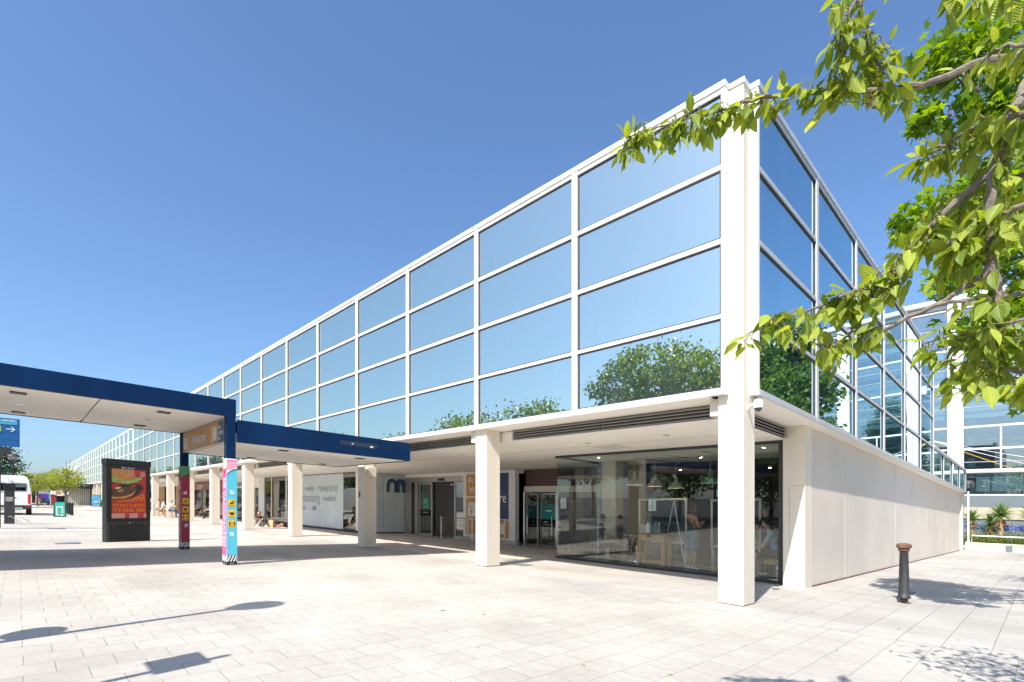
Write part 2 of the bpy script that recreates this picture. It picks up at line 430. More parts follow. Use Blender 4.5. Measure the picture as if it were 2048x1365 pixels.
class MB:
    def __init__(s):
        s.v, s.f, s.m = [], [], []
    def add(s, vs, fs, m=0):
        o = len(s.v)
        s.v += [tuple(p) for p in vs]
        s.f += [tuple(i + o for i in f) for f in fs]
        s.m += [m] * len(fs)
        return s
    def box(s, x0, x1, y0, y1, z0, z1, m=0):
        if x0 > x1: x0, x1 = x1, x0
        if y0 > y1: y0, y1 = y1, y0
        return s.add([(x0, y0, z0), (x1, y0, z0), (x1, y1, z0), (x0, y1, z0), (x0, y0, z1), (x1, y0, z1), (x1, y1, z1), (x0, y1, z1)],
                     [(0, 3, 2, 1), (4, 5, 6, 7), (0, 1, 5, 4), (1, 2, 6, 5), (2, 3, 7, 6), (3, 0, 4, 7)], m)
    def ub(s, u0, u1, v0, v1, z0, z1, m=0):
        return s.box(-u1, -u0, v0, v1, z0, z1, m)
    def frame(s, x0, x1, z0, z1, w, y0, y1, m=0):
        s.box(x0, x0 + w, y0, y1, z0, z1, m); s.box(x1 - w, x1, y0, y1, z0, z1, m)
        s.box(x0 + w, x1 - w, y0, y1, z0, z0 + w, m); s.box(x0 + w, x1 - w, y0, y1, z1 - w, z1, m)
        return s
    def uframe(s, u0, u1, z0, z1, w, y0, y1, m=0):
        return s.frame(-u1, -u0, z0, z1, w, y0, y1, m)
    def ring(s, loops, m=0, cap=True):
        n = len(loops[0])
        vs = [p for l in loops for p in l]
        fs = []
        for a in range(len(loops) - 1):
            for i in range(n):
                j = (i + 1) % n
                fs.append((a * n + i, a * n + j, (a + 1) * n + j, (a + 1) * n + i))
        if cap:
            fs.append(tuple(range(n - 1, -1, -1)))
            fs.append(tuple((len(loops) - 1) * n + i for i in range(n)))
        return s.add(vs, fs, m)
    def lathe(s, prof, n=16, cx=0, cy=0, m=0, cap=True):
        return s.ring([[(cx + r * math.cos(2 * PI * i / n), cy + r * math.sin(2 * PI * i / n), z) for i in range(n)] for r, z in prof], m, cap)
    def cyl(s, cx, cy, z0, z1, r, r1=None, n=12, m=0):
        return s.lathe([(r, z0), (r if r1 is None else r1, z1)], n, cx, cy, m)
    def tube(s, pts, r, n=6, m=0):
        pts = [Vector(p) for p in pts]
        rs = r if isinstance(r, (list, tuple)) else [r] * len(pts)
        loops = []
        prev = None
        for i, p in enumerate(pts):
            d = (pts[min(i + 1, len(pts) - 1)] - pts[max(i - 1, 0)]).normalized()
            up = Vector((0, 0, 1)) if abs(d.z) < .9 else Vector((1, 0, 0))
            if prev is not None and prev.cross(d).length > 1e-3:
                a = (prev - d * prev.dot(d)).normalized()
            else:
                a = d.cross(up).normalized()
            prev = a
            b = d.cross(a)
            loops.append([p + (a * math.cos(2 * PI * k / n) + b * math.sin(2 * PI * k / n)) * rs[i] for k in range(n)])
        return s.ring(loops, m)
    def prism(s, pts, y0, y1, m=0):
        """polygon given in (x, z), extruded from y0 to y1"""
        n = len(pts)
        return s.ring([[(x, y0, z) for x, z in pts], [(x, y1, z) for x, z in pts]], m)
    def ball(s, c, r, nu=12, nv=8, m=0, sc_=(1, 1, 1)):
        loops = []
        for j in range(nv + 1):
            t = PI * (j + .02) / (nv + .04)
            loops.append([(c[0] + sc_[0] * r * math.sin(t) * math.cos(2 * PI * i / nu), c[1] + sc_[1] * r * math.sin(t) * math.sin(2 * PI * i / nu), c[2] - sc_[2] * r * math.cos(t)) for i in range(nu)])
        return s.ring(loops, m)
    def text(s, txt, size, x, z, y, m=0, align='l', off=0.0, sx=1.0, thick=0.0, rot=0.0, axis='y'):
        """writing on a plane of constant y, read from the -y side"""
        vs, fs, a, b = text_geo(txt, off)
        w = (b - a) * size * sx
        dx = {'l': 0, 'c': -w / 2, 'r': -w}[align]
        P = []
        cr, sr = math.cos(rot), math.sin(rot)
        for p, q in vs:
            px, pz = (p - a) * size * sx + dx, q * size
            px, pz = px * cr - pz * sr, px * sr + pz * cr
            P.append((x + px, y, z + pz) if axis == 'y' else (y, x + px, z + pz))
        return s.add(P, fs, m)
    def build(s, name, mats, parent=None, org=None, smooth=False, bevel=0.0, label=None, loc=None, flip=False):
        """org given: vertices are site coordinates and take the added z shear"""
        vs = s.v
        if org is not None:
            ox, oy = -org[0], org[1]
            vs = [(x - ox, y - oy, z + SA * (x - ox) + SB * (y - oy)) for x, y, z in vs]
        me = bpy.data.meshes.new(name)
        me.from_pydata(vs, [], s.f)
        if not isinstance(mats, (list, tuple)):
            mats = [mats]
        for k in mats:
            me.materials.append(M[k] if isinstance(k, str) else k)
        if any(s.m):
            me.polygons.foreach_set('material_index', s.m)
        if smooth:
            me.polygons.foreach_set('use_smooth', [True] * len(me.polygons))
            try:
                me.set_sharp_from_angle(angle=math.radians(38))
            except Exception:
                pass
        me.update()
        o = bpy.data.objects.new(name, me)
        C.objects.link(o)
        if parent is not None:
            o.parent = parent
        if loc is not None:
            o.location = loc
        if bevel:
            bm = o.modifiers.new('edge', 'BEVEL')
            bm.width = bevel
            bm.segments = 2
            bm.limit_method = 'ANGLE'
            bm.angle_limit = .6
        if label:
            o['label'] = label
        return o

def tag(o, label, cat, group=None, kind=None):
    if label: o['label'] = label
    if cat: o['category'] = cat
    if group: o['group'] = group
    if kind: o['kind'] = kind
    return o

def thing(name, label, cat, u, v, ang=SITE, group=None, z=0.0):
    o = bpy.data.objects.new(name, None)
    o.empty_display_size = .3
    C.objects.link(o)
    o.location = W(u, v, z)
    o.rotation_euler = (0, 0, ang)
    return tag(o, label, cat, group)

def dup(root, u, v, ang, label, group=None, z=0.0, scale=None):
    r = root.copy()
    C.objects.link(r)
    r.location = W(u, v, z)
    r.rotation_euler = (0, 0, ang)
    r['label'] = label
    if group: r['group'] = group
    if scale: r.scale = (scale,) * 3
    for ch in list(root.children):
        c = ch.copy(); C.objects.link(c); c.parent = r
        for g in list(ch.children):
            d = g.copy(); C.objects.link(d); d.parent = c
    return r

def world_thing(name, label, cat, loc, group=None):
    o = bpy.data.objects.new(name, None)
    o.empty_display_size = .3
    C.objects.link(o)
    o.location = loc
    return tag(o, label, cat, group)

# ---------------------------------------------------------------- foliage
def leaves_mesh(name, P, D, Nn, Ls, Ws, shape, mat_, parent=None, seed=0, label=None, uv=False):
    """P base points, D direction of each leaf, Nn leaf normal, Ls/Ws length and width; shape = list of (t along, s across, lift) and faces"""
    pts, faces = shape
    P, D, Nn = np.asarray(P, float), np.asarray(D, float), np.asarray(Nn, float)
    D /= np.linalg.norm(D, axis=1)[:, None] + 1e-9
    S_ = np.cross(D, Nn)
    S_ /= np.linalg.norm(S_, axis=1)[:, None] + 1e-9
    N_ = np.cross(S_, D)
    n, k = len(P), len(pts)
    V = np.zeros((n, k, 3))
    for i, (t, s, l) in enumerate(pts):
        V[:, i, :] = P + D * (t * Ls)[:, None] + S_ * (s * Ws)[:, None] + N_ * (l * Ls)[:, None]
    V = V.reshape(-1, 3)
    nf = len(faces)
    loops, starts, tot = [], [], []
    c = 0
    for f in faces:
        starts.append(c); tot.append(len(f)); c += len(f); loops += list(f)
    loops = np.array(loops)
    L = (loops[None, :] + (np.arange(n) * k)[:, None]).ravel()
    ST = (np.array(starts)[None, :] + (np.arange(n) * c)[:, None]).ravel()
    me = bpy.data.meshes.new(name)
    me.vertices.add(len(V)); me.vertices.foreach_set('co', V.ravel())
    me.loops.add(len(L)); me.loops.foreach_set('vertex_index', L.astype(np.int32))
    me.polygons.add(n * nf)
    me.polygons.foreach_set('loop_start', ST.astype(np.int32))
    me.polygons.foreach_set('loop_total', np.tile(tot, n).astype(np.int32))
    me.update(calc_edges=True)
    rs = np.random.RandomState(seed + 11)
    at = me.attributes.new('leafrnd', 'FLOAT', 'FACE')
    at.data.foreach_set('value', np.repeat(rs.rand(n) ** 1.2, nf).astype(np.float32))
    if uv:
        a2 = me.attributes.new('leafuv', 'FLOAT_VECTOR', 'POINT')
        a2.data.foreach_set('vector', np.tile(np.array([(t, s, 0) for t, s, l in pts], np.float32), (n, 1)).ravel())
    me.materials.append(M[mat_] if isinstance(mat_, str) else mat_)
    o = bpy.data.objects.new(name, me)
    C.objects.link(o)
    if parent is not None: o.parent = parent
    if label: o['label'] = label
    return o

OVAL = ([(0, 0, 0), (.28, 0, -.02), (.62, 0, -.02), (1, 0, -.10), (.22, -.42, .05), (.58, -.46, .05), (.22, .42, .05), (.58, .46, .05), (.84, -.22, 0), (.84, .22, 0)],
        [(0, 1, 4), (0, 6, 1), (1, 2, 5, 4), (1, 6, 7, 2), (2, 3, 8, 5), (2, 7, 9, 3)])
DIAM = ([(0, 0, 0), (.5, -.5, .06), (1, 0, 0), (.5, .5, .06)], [(0, 1, 2, 3)])
def _star():
    pts, n = [(0.45, 0, 0)], 10
    for i in range(n):
        a = 2 * PI * i / n
        r = .55 if i % 2 == 0 else .24
        pts.append((.45 + r * math.cos(a), r * math.sin(a), -.08 * (i % 2 == 0)))
    return pts, [(0, 1 + i, 1 + (i + 1) % n) for i in range(n)]
STAR = _star()

def crown(name, cen, rad, nclus, per, size, mat_, parent, seed, shape=DIAM, clr=.5, shell=.55, flat=0.6, holes=None):
    rs = np.random.RandomState(seed)
    Cs = []
    while len(Cs) < nclus:
        p = rs.uniform(-1, 1, 3)
        r = np.linalg.norm(p)
        if r > 1 or r < shell * rs.rand():
            continue
        Cs.append(p)
    Cs = np.array(Cs)
    P = np.repeat(Cs * np.array(rad), per, axis=0) + rs.normal(0, clr, (nclus * per, 3)) * np.array([1, 1, flat])
    P += np.array(cen)
    n = len(P)
    D = rs.normal(0, 1, (n, 3)); D[:, 2] -= .5
    Nn = rs.normal(0, .7, (n, 3)); Nn[:, 2] += 1.0
    Ls = size * rs.uniform(.7, 1.25, n)
    return leaves_mesh(name, P, D, Nn, Ls, Ls * .7 if shape is not STAR else Ls, shape, mat_, parent, seed), Cs * np.array(rad) + np.array(cen)

def tree(name, label, u, v, h, trunk_h, rad, leaf, seed, nclus=150, per=60, size=.13, clr=.35, group=None, bark='bark', shape=DIAM, tr=.14):
    rs = random.Random(seed)
    t = thing(name, label, 'tree', u, v, SITE, group)
    cz = h - rad[2]
    c, cs = crown('crown', (0, 0, cz), rad, nclus, per, size, leaf, t, seed, shape, clr)
    mb = MB()
    top = cz + rad[2] * .3
    mb.tube([(0, 0, -.15), (.03, .02, trunk_h * .5), (-.04, .05, trunk_h), (.02, 0, top)], [tr * 1.25, tr, tr * .8, tr * .25], 9)
    mb.build('trunk', bark, t, smooth=True)
    lm = MB()
    for k in range(14):
        q = cs[rs.randrange(len(cs))] * .9
        z0 = trunk_h * rs.uniform(.75, 1.0) + (cz - trunk_h) * rs.uniform(0, .6)
        mid = (q[0] * .45 + rs.uniform(-.2, .2), q[1] * .45 + rs.uniform(-.2, .2), z0 + (q[2] - z0) * .6)
        lm.tube([(0, 0, z0), mid, tuple(q)], [tr * .45, tr * .25, tr * .06], 6)
    lm.build('limb', bark, t, smooth=True)
    return t
# ---------------------------------------------------------------- sky, sun, camera
w = bpy.data.worlds.new('World')
sc.world = w
w.use_nodes = True
nt = w.node_tree
bg = nt.nodes['Background']
skyn = nt.nodes.new('ShaderNodeTexSky')
skyn.sky_type = 'NISHITA'
skyn.sun_disc = False
to_sun = Vector((-.535, -.845, 0)).normalized()
EL = math.radians(49.1)
skyn.sun_elevation = EL
skyn.sun_rotation = math.atan2(to_sun.x, to_sun.y)
skyn.air_density = 1.15
skyn.dust_density = 1.7
skyn.ozone_density = 8.5
skyn.altitude = 0
nt.links.new(skyn.outputs[0], bg.inputs['Color'])
bg.inputs['Strength'].default_value = .115
sl = bpy.data.lights.new('sun', 'SUN')
sl.energy = 4.6
sl.angle = math.radians(.53)
sl.color = (1.0, .935, .83)
so = bpy.data.objects.new('sun', sl)
C.objects.link(so)
sd = Vector((to_sun.x * math.cos(EL), to_sun.y * math.cos(EL), math.sin(EL)))
so.rotation_euler = sd.to_track_quat('Z', 'Y').to_euler()
so.location = sd * 60
cd = bpy.data.cameras.new('camera')
cam = bpy.data.objects.new('camera', cd)
C.objects.link(cam)
sc.camera = cam
cam.location = (0, 0, 1.34)
cam.rotation_euler = (PI / 2, 0, 0)
cd.sensor_width = 36
cd.lens = 36 * 1025.7 / 2048
cd.shift_y = (1022.9 - 682.5) / 2048
cd.clip_start = .05
cd.clip_end = 3000
sc.view_settings.view_transform = 'Standard'
sc.view_settings.look = 'None'
sc.view_settings.exposure = .92
sc.view_settings.gamma = 1

# ---------------------------------------------------------------- ground
M['pave'] = paving('plaza_paving', .37, .335, (.40, .38, .35), (.435, .415, .385), (.27, .25, .21), .004)
M['pave2'] = paving('side_paving', .62, .40, (.385, .37, .35), (.42, .405, .385), (.22, .20, .17), .0045)
M['pave3'] = paving('arcade_paving', .62, .31, (.50, .455, .415), (.54, .50, .46), (.30, .26, .22), .004)
M['asph'] = mat('asphalt', (.055, .055, .056), .9, 0, .15, 8, .4, 120)
gm = MB()
gm.ub(-150, 420, -150, 260, -1.5, 0)
g = gm.build('ground', 'pave', None, (0, 0)); g.location = W(0, 0); g.rotation_euler.z = SITE
tag(g, None, None, None, 'structure')
gm = MB()
gm.ub(-60, 3.2, -.65, 37, .001, .004)
g = gm.build('pavement', 'pave2', None, (0, 0)); g.location = W(0, 0); g.rotation_euler.z = SITE
g.data.transform(Matrix.Identity(4))
tag(g, None, None, None, 'structure')
gm = MB()
gm.ub(-150, 420, -150, -17, .001, .006)
g = gm.build('road', 'asph', None, (0, 0)); g.location = W(0, 0); g.rotation_euler.z = SITE
tag(g, None, None, None, 'structure')
gm = MB()
gm.ub(6.95, 60, .55, 9, .001, .005)
g = gm.build('path', 'pave3', None, (0, 0)); g.location = W(0, 0); g.rotation_euler.z = SITE
tag(g, None, None, None, 'structure')

# ---------------------------------------------------------------- the long building
B = thing('shopping_building', 'long shopping building with blue mirror glass above white columns and a side wing', 'building', 0, 0)
O = (0, 0)
ZR = [3.37, 4.515, 5.69, 6.84]                # sill of each glass row
ZT = [4.45, 5.61, 6.76, 7.94]
UEND = 159.2
nb = 53
# bodies behind the glass
mb = MB()
mb.ub(.42, UEND, .46, 18, 3.28, 7.97); mb.ub(.42, UEND, -.06, .459, 3.285, 7.965); mb.ub(.296, .419, -.06, -.004, 3.285, 7.965); mb.ub(-.06, -.004, .30, .459, 3.285, 7.965); mb.ub(-.06, .419, .46, 18.1, 3.285, 7.965)
mb.ub(-.06, 24, 18.11, 30.2, 3.285, 4.5)
mb.build('roof', 'charcoal', B, O)
# coping
mb = MB()
mb.ub(.215, UEND, -.15, .1, 8.022, 8.12); mb.build('coping', 'coping', B, O, bevel=.01)
mb = MB(); mb.ub(-.022, .214, -.022, .214, 8.022, 8.10); mb.build('coping', 'coping', B, O, bevel=.006)
mb = MB(); mb.ub(-.15, .1, .215, 18.3, 8.022, 8.12)
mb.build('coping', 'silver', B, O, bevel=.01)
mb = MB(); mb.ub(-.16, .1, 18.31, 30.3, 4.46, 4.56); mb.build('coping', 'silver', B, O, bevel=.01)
# horizontal rails of the glazing
for z0, z1, d in ((3.27, 3.39, -.135), (4.43, 4.535, -.13), (5.59, 5.71, -.13), (6.74, 6.86, -.13), (7.92, 8.02, -.132)):
    mb = MB(); mb.ub(.295, UEND, d, -.03, z0 + (.02 if z0 > 3.3 else 0), z1 - .02); mb.build('rail', 'frame', B, O, bevel=.006)
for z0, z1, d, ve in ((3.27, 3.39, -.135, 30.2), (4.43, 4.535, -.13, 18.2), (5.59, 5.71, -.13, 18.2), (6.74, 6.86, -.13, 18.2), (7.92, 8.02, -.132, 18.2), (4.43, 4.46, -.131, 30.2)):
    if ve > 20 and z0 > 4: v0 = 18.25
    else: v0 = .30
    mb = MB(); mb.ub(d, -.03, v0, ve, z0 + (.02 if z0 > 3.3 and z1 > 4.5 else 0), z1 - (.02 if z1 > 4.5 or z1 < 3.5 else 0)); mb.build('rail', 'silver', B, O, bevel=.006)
# end posts at the corner
mb = MB(); mb.ub(.222, .294, -.131, -.002, 3.272, 8.018); mb.build('corner_post', 'frame', B, O, bevel=.006)
mb = MB(); mb.ub(-.131, .0, .225, .299, 3.272, 8.018); mb.build('corner_post', 'frame', B, O, bevel=.006)
# mullions: two halves with a dark seam
mb = MB()
for a, b in ((-.065, -.007), (.007, .065)):
    mb.box(a, b, -.138, -.03, 3.275, 8.015, 0)
mb.box(-.007, .007, -.120, -.03, 3.275, 8.015, 1)
mb.add([], [])
mull = mb.build('mullion', ['frame', 'seam'], B, O)
def place(o, u, v, z=0.0):
    o.location = (-u, v, z + SA * -u + SB * v)
def cp(o, u, v, z=0.0):
    c = o.copy(); C.objects.link(c); c.parent = o.parent; place(c, u, v, z); return c
place(mull, 3.2, 0)
for i in range(1, nb - 1): cp(mull, 3.2 + 3 * i, 0)
mb = MB()
for a, b in ((-.065, -.007), (.007, .065)):
    mb.box(-.138, -.03, a, b, 3.275, 8.015, 0)
mb.box(-.120, -.03, -.007, .007, 3.275, 8.015, 1)
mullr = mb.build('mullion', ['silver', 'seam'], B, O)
# local mesh uses x = -u so the outward face must be +x
for vtx in mullr.data.vertices: vtx.co.x = -vtx.co.x
mullr.data.flip_normals()
place(mullr, 0, 3.2)
for i in range(1, 6): cp(mullr, 0, 3.2 + 3 * i)
mb = MB()
mb.box(.03, .137, -.05, .05, 3.275, 4.455, 0)
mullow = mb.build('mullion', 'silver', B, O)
place(mullow, 0, 21.2)
for i in range(1, 4): cp(mullow, 0, 21.2 + 3 * i)
# panes: one mesh per size, each pane its own part
def pane_u(wd, h):
    mb = MB()
    mb.frame(0, wd, 0, h, .022, -.112, -.085, 1)
    mb.add([(0, -.092, 0), (wd, -.092, 0), (wd, -.092, h), (0, -.092, h)], [(0, 1, 2, 3)], 0)
    return mb.build('window_pane', ['pane', 'gasket'], B, O)
def pane_v(wd, h):
    mb = MB()
    x0, x1 = .085, .112
    mb.box(x0, x1, 0, .022, 0, h, 1); mb.box(x0, x1, wd - .022, wd, 0, h, 1)
    mb.box(x0, x1, .022, wd - .022, 0, .022, 1); mb.box(x0, x1, .022, wd - .022, h - .022, h, 1)
    mb.add([(.092, 0, 0), (.092, wd, 0), (.092, wd, h), (.092, 0, h)], [(0, 1, 2, 3)], 0)
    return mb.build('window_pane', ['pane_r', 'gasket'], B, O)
first = {}
rest = MB()
rnd = random.Random(3)
npane = 0
for i in range(nb):
    u0 = .295 if i == 0 else 3.2 + 3 * (i - 1) + .065
    u1 = 3.2 + 3 * i - .065
    for r in range(4):
        h = ZT[r] - ZR[r]
        if i < 18:
            k = (i == 0, r)
            if k not in first:
                o = pane_u(u1 - u0, h); first[k] = o
            else:
                o = first[k].copy(); C.objects.link(o); o.parent = B
            place(o, u1, 0, ZR[r])
            o.rotation_euler = (math.radians(rnd.uniform(-.13, .13)), 0, math.radians(rnd.uniform(-.16, .16)))
        else:
            x0 = -u1
            rest.add([(-u1, -.092, ZR[r]), (-u0, -.092, ZR[r]), (-u0, -.092, ZT[r]), (-u1, -.092, ZT[r])], [(0, 1, 2, 3)])
ro = rest.build('window_panes', 'pane', B, O); ro['kind'] = 'stuff'
firstv = {}
for i in range(10):
    v0 = .30 if i == 0 else 3.2 + 3 * (i - 1) + .065
    v1 = 3.2 + 3 * i - .065
    if i == 6: v0 = 18.26
    for r in range(4):
        if i >= 6 and r > 0: continue
        h = ZT[r] - ZR[r]
        k = (i in (0,), i == 6, r)
        if k not in firstv:
            o = pane_v(v1 - v0, h); firstv[k] = o
        else:
            o = firstv[k].copy(); C.objects.link(o); o.parent = B
        place(o, 0, v0, ZR[r])
        o.rotation_euler = (0, math.radians(rnd.uniform(-.06, .06)), math.radians(rnd.uniform(-.06, .06)))
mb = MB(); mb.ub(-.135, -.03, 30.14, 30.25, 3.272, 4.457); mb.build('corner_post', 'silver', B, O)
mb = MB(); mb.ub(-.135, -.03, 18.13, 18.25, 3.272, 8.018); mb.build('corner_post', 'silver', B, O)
# soffits and louvres
mb = MB()
mb.ub(.5, UEND, -.128, .5, 3.262, 3.270); mb.ub(-.128, .5, .44, 30.25, 3.258, 3.266)
mb.build('eaves_soffit', 'soffit', B, O)
mb = MB(); mb.ub(.51, UEND, .52, 9.2, 3.02, 3.255); mb.build('arcade_soffit', 'soffit', B, O)
def louvre(u0, u1):
    mb = MB()
    mb.box(-u1, -u0, .50, .518, 3.03, 3.26, 1)
    for z in (3.035, 3.095, 3.155, 3.212):
        mb.add([(-u1, .44, z), (-u0, .44, z), (-u0, .498, z + .045), (-u1, .498, z + .045), (-u1, .44, z - .012), (-u0, .44, z - .012), (-u0, .498, z + .033), (-u1, .498, z + .033)],
               [(0, 1, 2, 3), (7, 6, 5, 4), (4, 5, 1, 0), (5, 6, 2, 1), (6, 7, 3, 2), (7, 4, 0, 3)], 0)
    return mb.build('louvre', ['louvre', 'dark'], B, O)
lv = louvre(.4, 2.98); place(lv, 0, 0)
lv2 = lv.copy(); C.objects.link(lv2); lv2.parent = B; place(lv2, 2.6, 0)
for k in range(1, 26):
    for q in (0, 2.6):
        cp(lv, 6 * k + q, 0)
mb = MB()
mb.ub(.50, .52, .5, 3.28, 3.03, 3.26, 1)
for z in (3.035, 3.095, 3.155, 3.212):
    x0, x1 = -.498, -.44
    mb.add([(x1, .5, z), (x1, 3.28, z), (x0, 3.28, z + .045), (x0, .5, z + .045), (x1, .5, z - .012), (x1, 3.28, z - .012), (x0, 3.28, z + .033), (x0, .5, z + .033)],
           [(0, 1, 2, 3), (7, 6, 5, 4), (4, 5, 1, 0), (5, 6, 2, 1), (6, 7, 3, 2), (7, 4, 0, 3)], 0)
mb.build('louvre', ['louvre', 'dark'], B, O)
# columns
mb = MB(); mb.ub(0, .40, 0, .44, .012, 8.03); mb.ub(.012, .388, .012, .428, -.05, .012, 1)
cc = mb.build('column', ['stone', 'dark'], B, O, bevel=.012)
mb = MB(); mb.ub(.401, .56, .06, .34, 2.98, 3.255); br0 = mb.build('bracket', 'stone', cc, O, bevel=.008)
mb = MB(); mb.box(-.40, 0, 0, .44, .012, 3.262); mb.box(-.388, -.012, .012, .428, -.05, .012, 1)
col = mb.build('column', ['stone', 'dark'], B, O, bevel=.012)
place(col, 5.98, 0)
mb = MB(); mb.box(-.60, -.401, .03, .26, 2.98, 3.255)
brk = mb.build('bracket', 'stone', col, O, bevel=.008)
mb = MB(); mb.box(-.66, -.401, .02, .30, 2.28, 2.59); capb = None
for k in range(2, 26):
    c = cp(col, 6 * k, 0)
    b = brk.copy(); C.objects.link(b); b.parent = c
    if k == 2:
        c.location.y += .02
        m2 = MB(); m2.box(0.0, .14, .07, .37, 2.30, 2.595); m2.build('bracket', 'stone', c, O, bevel=.006)
        m2 = MB(); m2.box(-.32, -.24, -.012, 0.004, 1.62, 1.80); m2.build('number_plate', 'charcoal', c, O)
# side wing wall
mb = MB()
mb.ub(.12, .53, 3.3, 3.72, 0, 3.258)
mb.build('pilaster', 'stone', B, O, bevel=.01)
mb = MB(); mb.ub(.40, .405, 3.297, 3.2995, .02, 2.05); mb.ub(.12, .40, 3.297, 3.2995, 2.05, 2.056); mb.build('panel_joint', 'louvre', B, O)
mb = MB()
edges = [3.72, 6.25, 6.55, 12.25, 12.5, 18.4, 18.6, 24.3, 24.5, 30.2]
for a, b in zip(edges[:-1], edges[1:]):
    mb.ub(.125 if b - a > 1 else .1235, .45, a + .012, b, -.02, 3.25, 0)
mb.ub(.14, .44, 3.73, 30.1, -.02, 3.24, 1)
mb.ub(.10, .122, 3.74, 30.15, -.02, .03, 2)
mb.build('wing_wall', ['wall', 'seam', 'rust'], B, O)
mb = MB(); mb.ub(.0, .45, 30.2, 30.5, 0, 3.25); mb.build('pilaster', 'stone', B, O)
mb = MB(); mb.ub(-.012, 0.0, 30.28, 30.42, .4, 2.9); mb.build('downpipe', 'seam', B, O)
mb = MB(); mb.ub(.47, 24, 30.0, 30.2, 0, 3.25); mb.build('rear_wall', 'wall', B, O)
# ceiling downlights of the arcade
dl = MB(); dl.cyl(0, 0, 3.012, 3.0195, .09, n=14, m=0); dl.cyl(0, 0, 3.010, 3.0119, .06, n=12, m=1)
dlo = dl.build('downlight', ['white', 'steel'], B, O)
place(dlo, 4.3, 1.7)
for u, v in ((9.0, 1.7), (12.9, 2.0), (15.6, 2.0), (9, 4.4), (13, 4.6), (15.8, 4.8), (18.2, 4.0), (2.2, 1.6)):
    cp(dlo, u, v)
for q in ((3.9, 4.6, 2.2, 2.9), (7.3, 7.9, 4.6, 5.2)):
    mb = MB(); mb.ub(*q, 3.008, 3.0185); mb.build('access_hatch', 'offwhite', B, O)
mb = MB()
for v in (2.2, 4.2): mb.ub(.6, 60, v, v + .006, 3.016, 3.0195)
mb.build('panel_joint', 'louvre', B, O)
# ---------------------------------------------------------------- shopfronts along the arcade (parts of the building)
def part(name, mats, *boxes, label=None, parent=None, bevel=0.0):
    mb = MB()
    for b in boxes: mb.ub(*b)
    return mb.build(name, mats, parent or B, O, bevel=bevel, label=label)
def utext(mb, s, size, u, v, z, m=0, off=0.0, align='l', sx=1.0):
    return mb.text(s, size, -u, z, v, m, align, off, sx)

# recess walls and back of the arcade
part('inner_wall', 'soffit', (19.92, 20.05, 4.02, 9.0, 0, 3.02))
part('inner_wall', 'dark', (6.0, 160, 9.05, 9.2, 0, 3.02))
# frosted shop window with wording
part('shop_window', 'frost', (21.75, 27.9, 4.0, 4.03, .12, 2.98), label='frosted shop window with grey wording')
part('shop_window', 'shopglass', (20.35, 21.74, 4.0, 4.03, .12, 2.98))
part('shop_base', 'charcoal', (20.06, 28.2, 3.985, 4.06, 0, .12))
part('shop_pier', 'soffit', (20.06, 20.34, 3.98, 4.1, .12, 3.02))
mb = MB()
utext(mb, 'confusing', .40, 26.6, 3.994, 2.12, 0, -.004, sx=.8)
utext(mb, 'and', .34, 27.6, 3.994, 2.12, 1, -.004, sx=.8)
utext(mb, 'rewarding', .64, 24.75, 3.994, 2.06, 1, -.008, sx=.92)
utext(mb, 'exhausting', .74, 27.4, 3.994, 1.48, 1, -.008, sx=.92)
utext(mb, 'wonderful', .47, 24.1, 3.994, 1.54, 0, .002, sx=.78)
utext(mb, 'colic', .42, 25.6, 3.994, 1.02, 2, 0, sx=.8)
utext(mb, 'more', .36, 27.0, 3.994, 1.02, 1, -.004, sx=.8)
mb.build('window_wording', ['lettergrey', 'lettergrey', 'purple'], B, O)
part('inner_wall', 'fin', (20.1, 28, 4.9, 5.0, 0, 3.02))
# clear windows with slim frames
for a, b in ((28.3, 29.4), (29.55, 32.0), (32.1, 33.3)):
    part('shop_window', 'shopglass', (a, b, 4.0, 4.03, .16, 2.98))
part('shop_base', 'charcoal', (28.2, 33.4, 3.985, 4.06, 0, .16))
part('window_frame', 'soffit', (28.2, 28.3, 3.98, 4.06, .16, 3.02), (29.4, 29.55, 3.98, 4.06, .16, 3.02), (32.0, 32.1, 3.98, 4.06, .16, 3.02))
part('shop_pier', 'frame', (33.3, 34.4, 3.93, 4.1, 0, 3.02))
part('shop_fascia', 'soffit', (34.4, 42.0, 3.93, 4.1, 2.36, 3.02))
mb = MB(); utext(mb, 'mothercare', .62, 41.4, 3.922, 2.5, 0, .03, sx=1.2); mb.build('shop_lettering', 'letterblue', B, O)
for a, b in ((34.45, 36.0), (36.1, 38.2), (38.3, 40.0), (40.1, 41.9)):
    part('shop_door', 'shopglass', (a, b, 4.02, 4.05, .05, 2.35))
part('door_frame', 'alu', *[(q, q + .1, 3.99, 4.07, 0, 2.36) for q in (36.0, 38.2, 40.0, 41.9)])
# coffee shop
part('shop_fascia', 'copper', (42.6, 47.0, 3.9, 4.1, 2.28, 2.95), (47.04, 53.5, 3.9, 4.1, 2.28, 2.95))
mb = MB(); utext(mb, '.com', .72, 51.2, 3.89, 2.40, 0, .02, sx=1.5); mb.build('shop_lettering', 'offwhite', B, O)
for k in range(6):
    part('shop_window', 'shopglass' if k % 2 else 'vanglass', (42.7 + 1.8 * k, 44.35 + 1.8 * k, 4.02, 4.05, .05, 2.27))
part('window_frame', 'browndk', *[(42.58 + 1.8 * k, 42.69 + 1.8 * k, 3.99, 4.07, 0, 2.28) for k in range(7)])
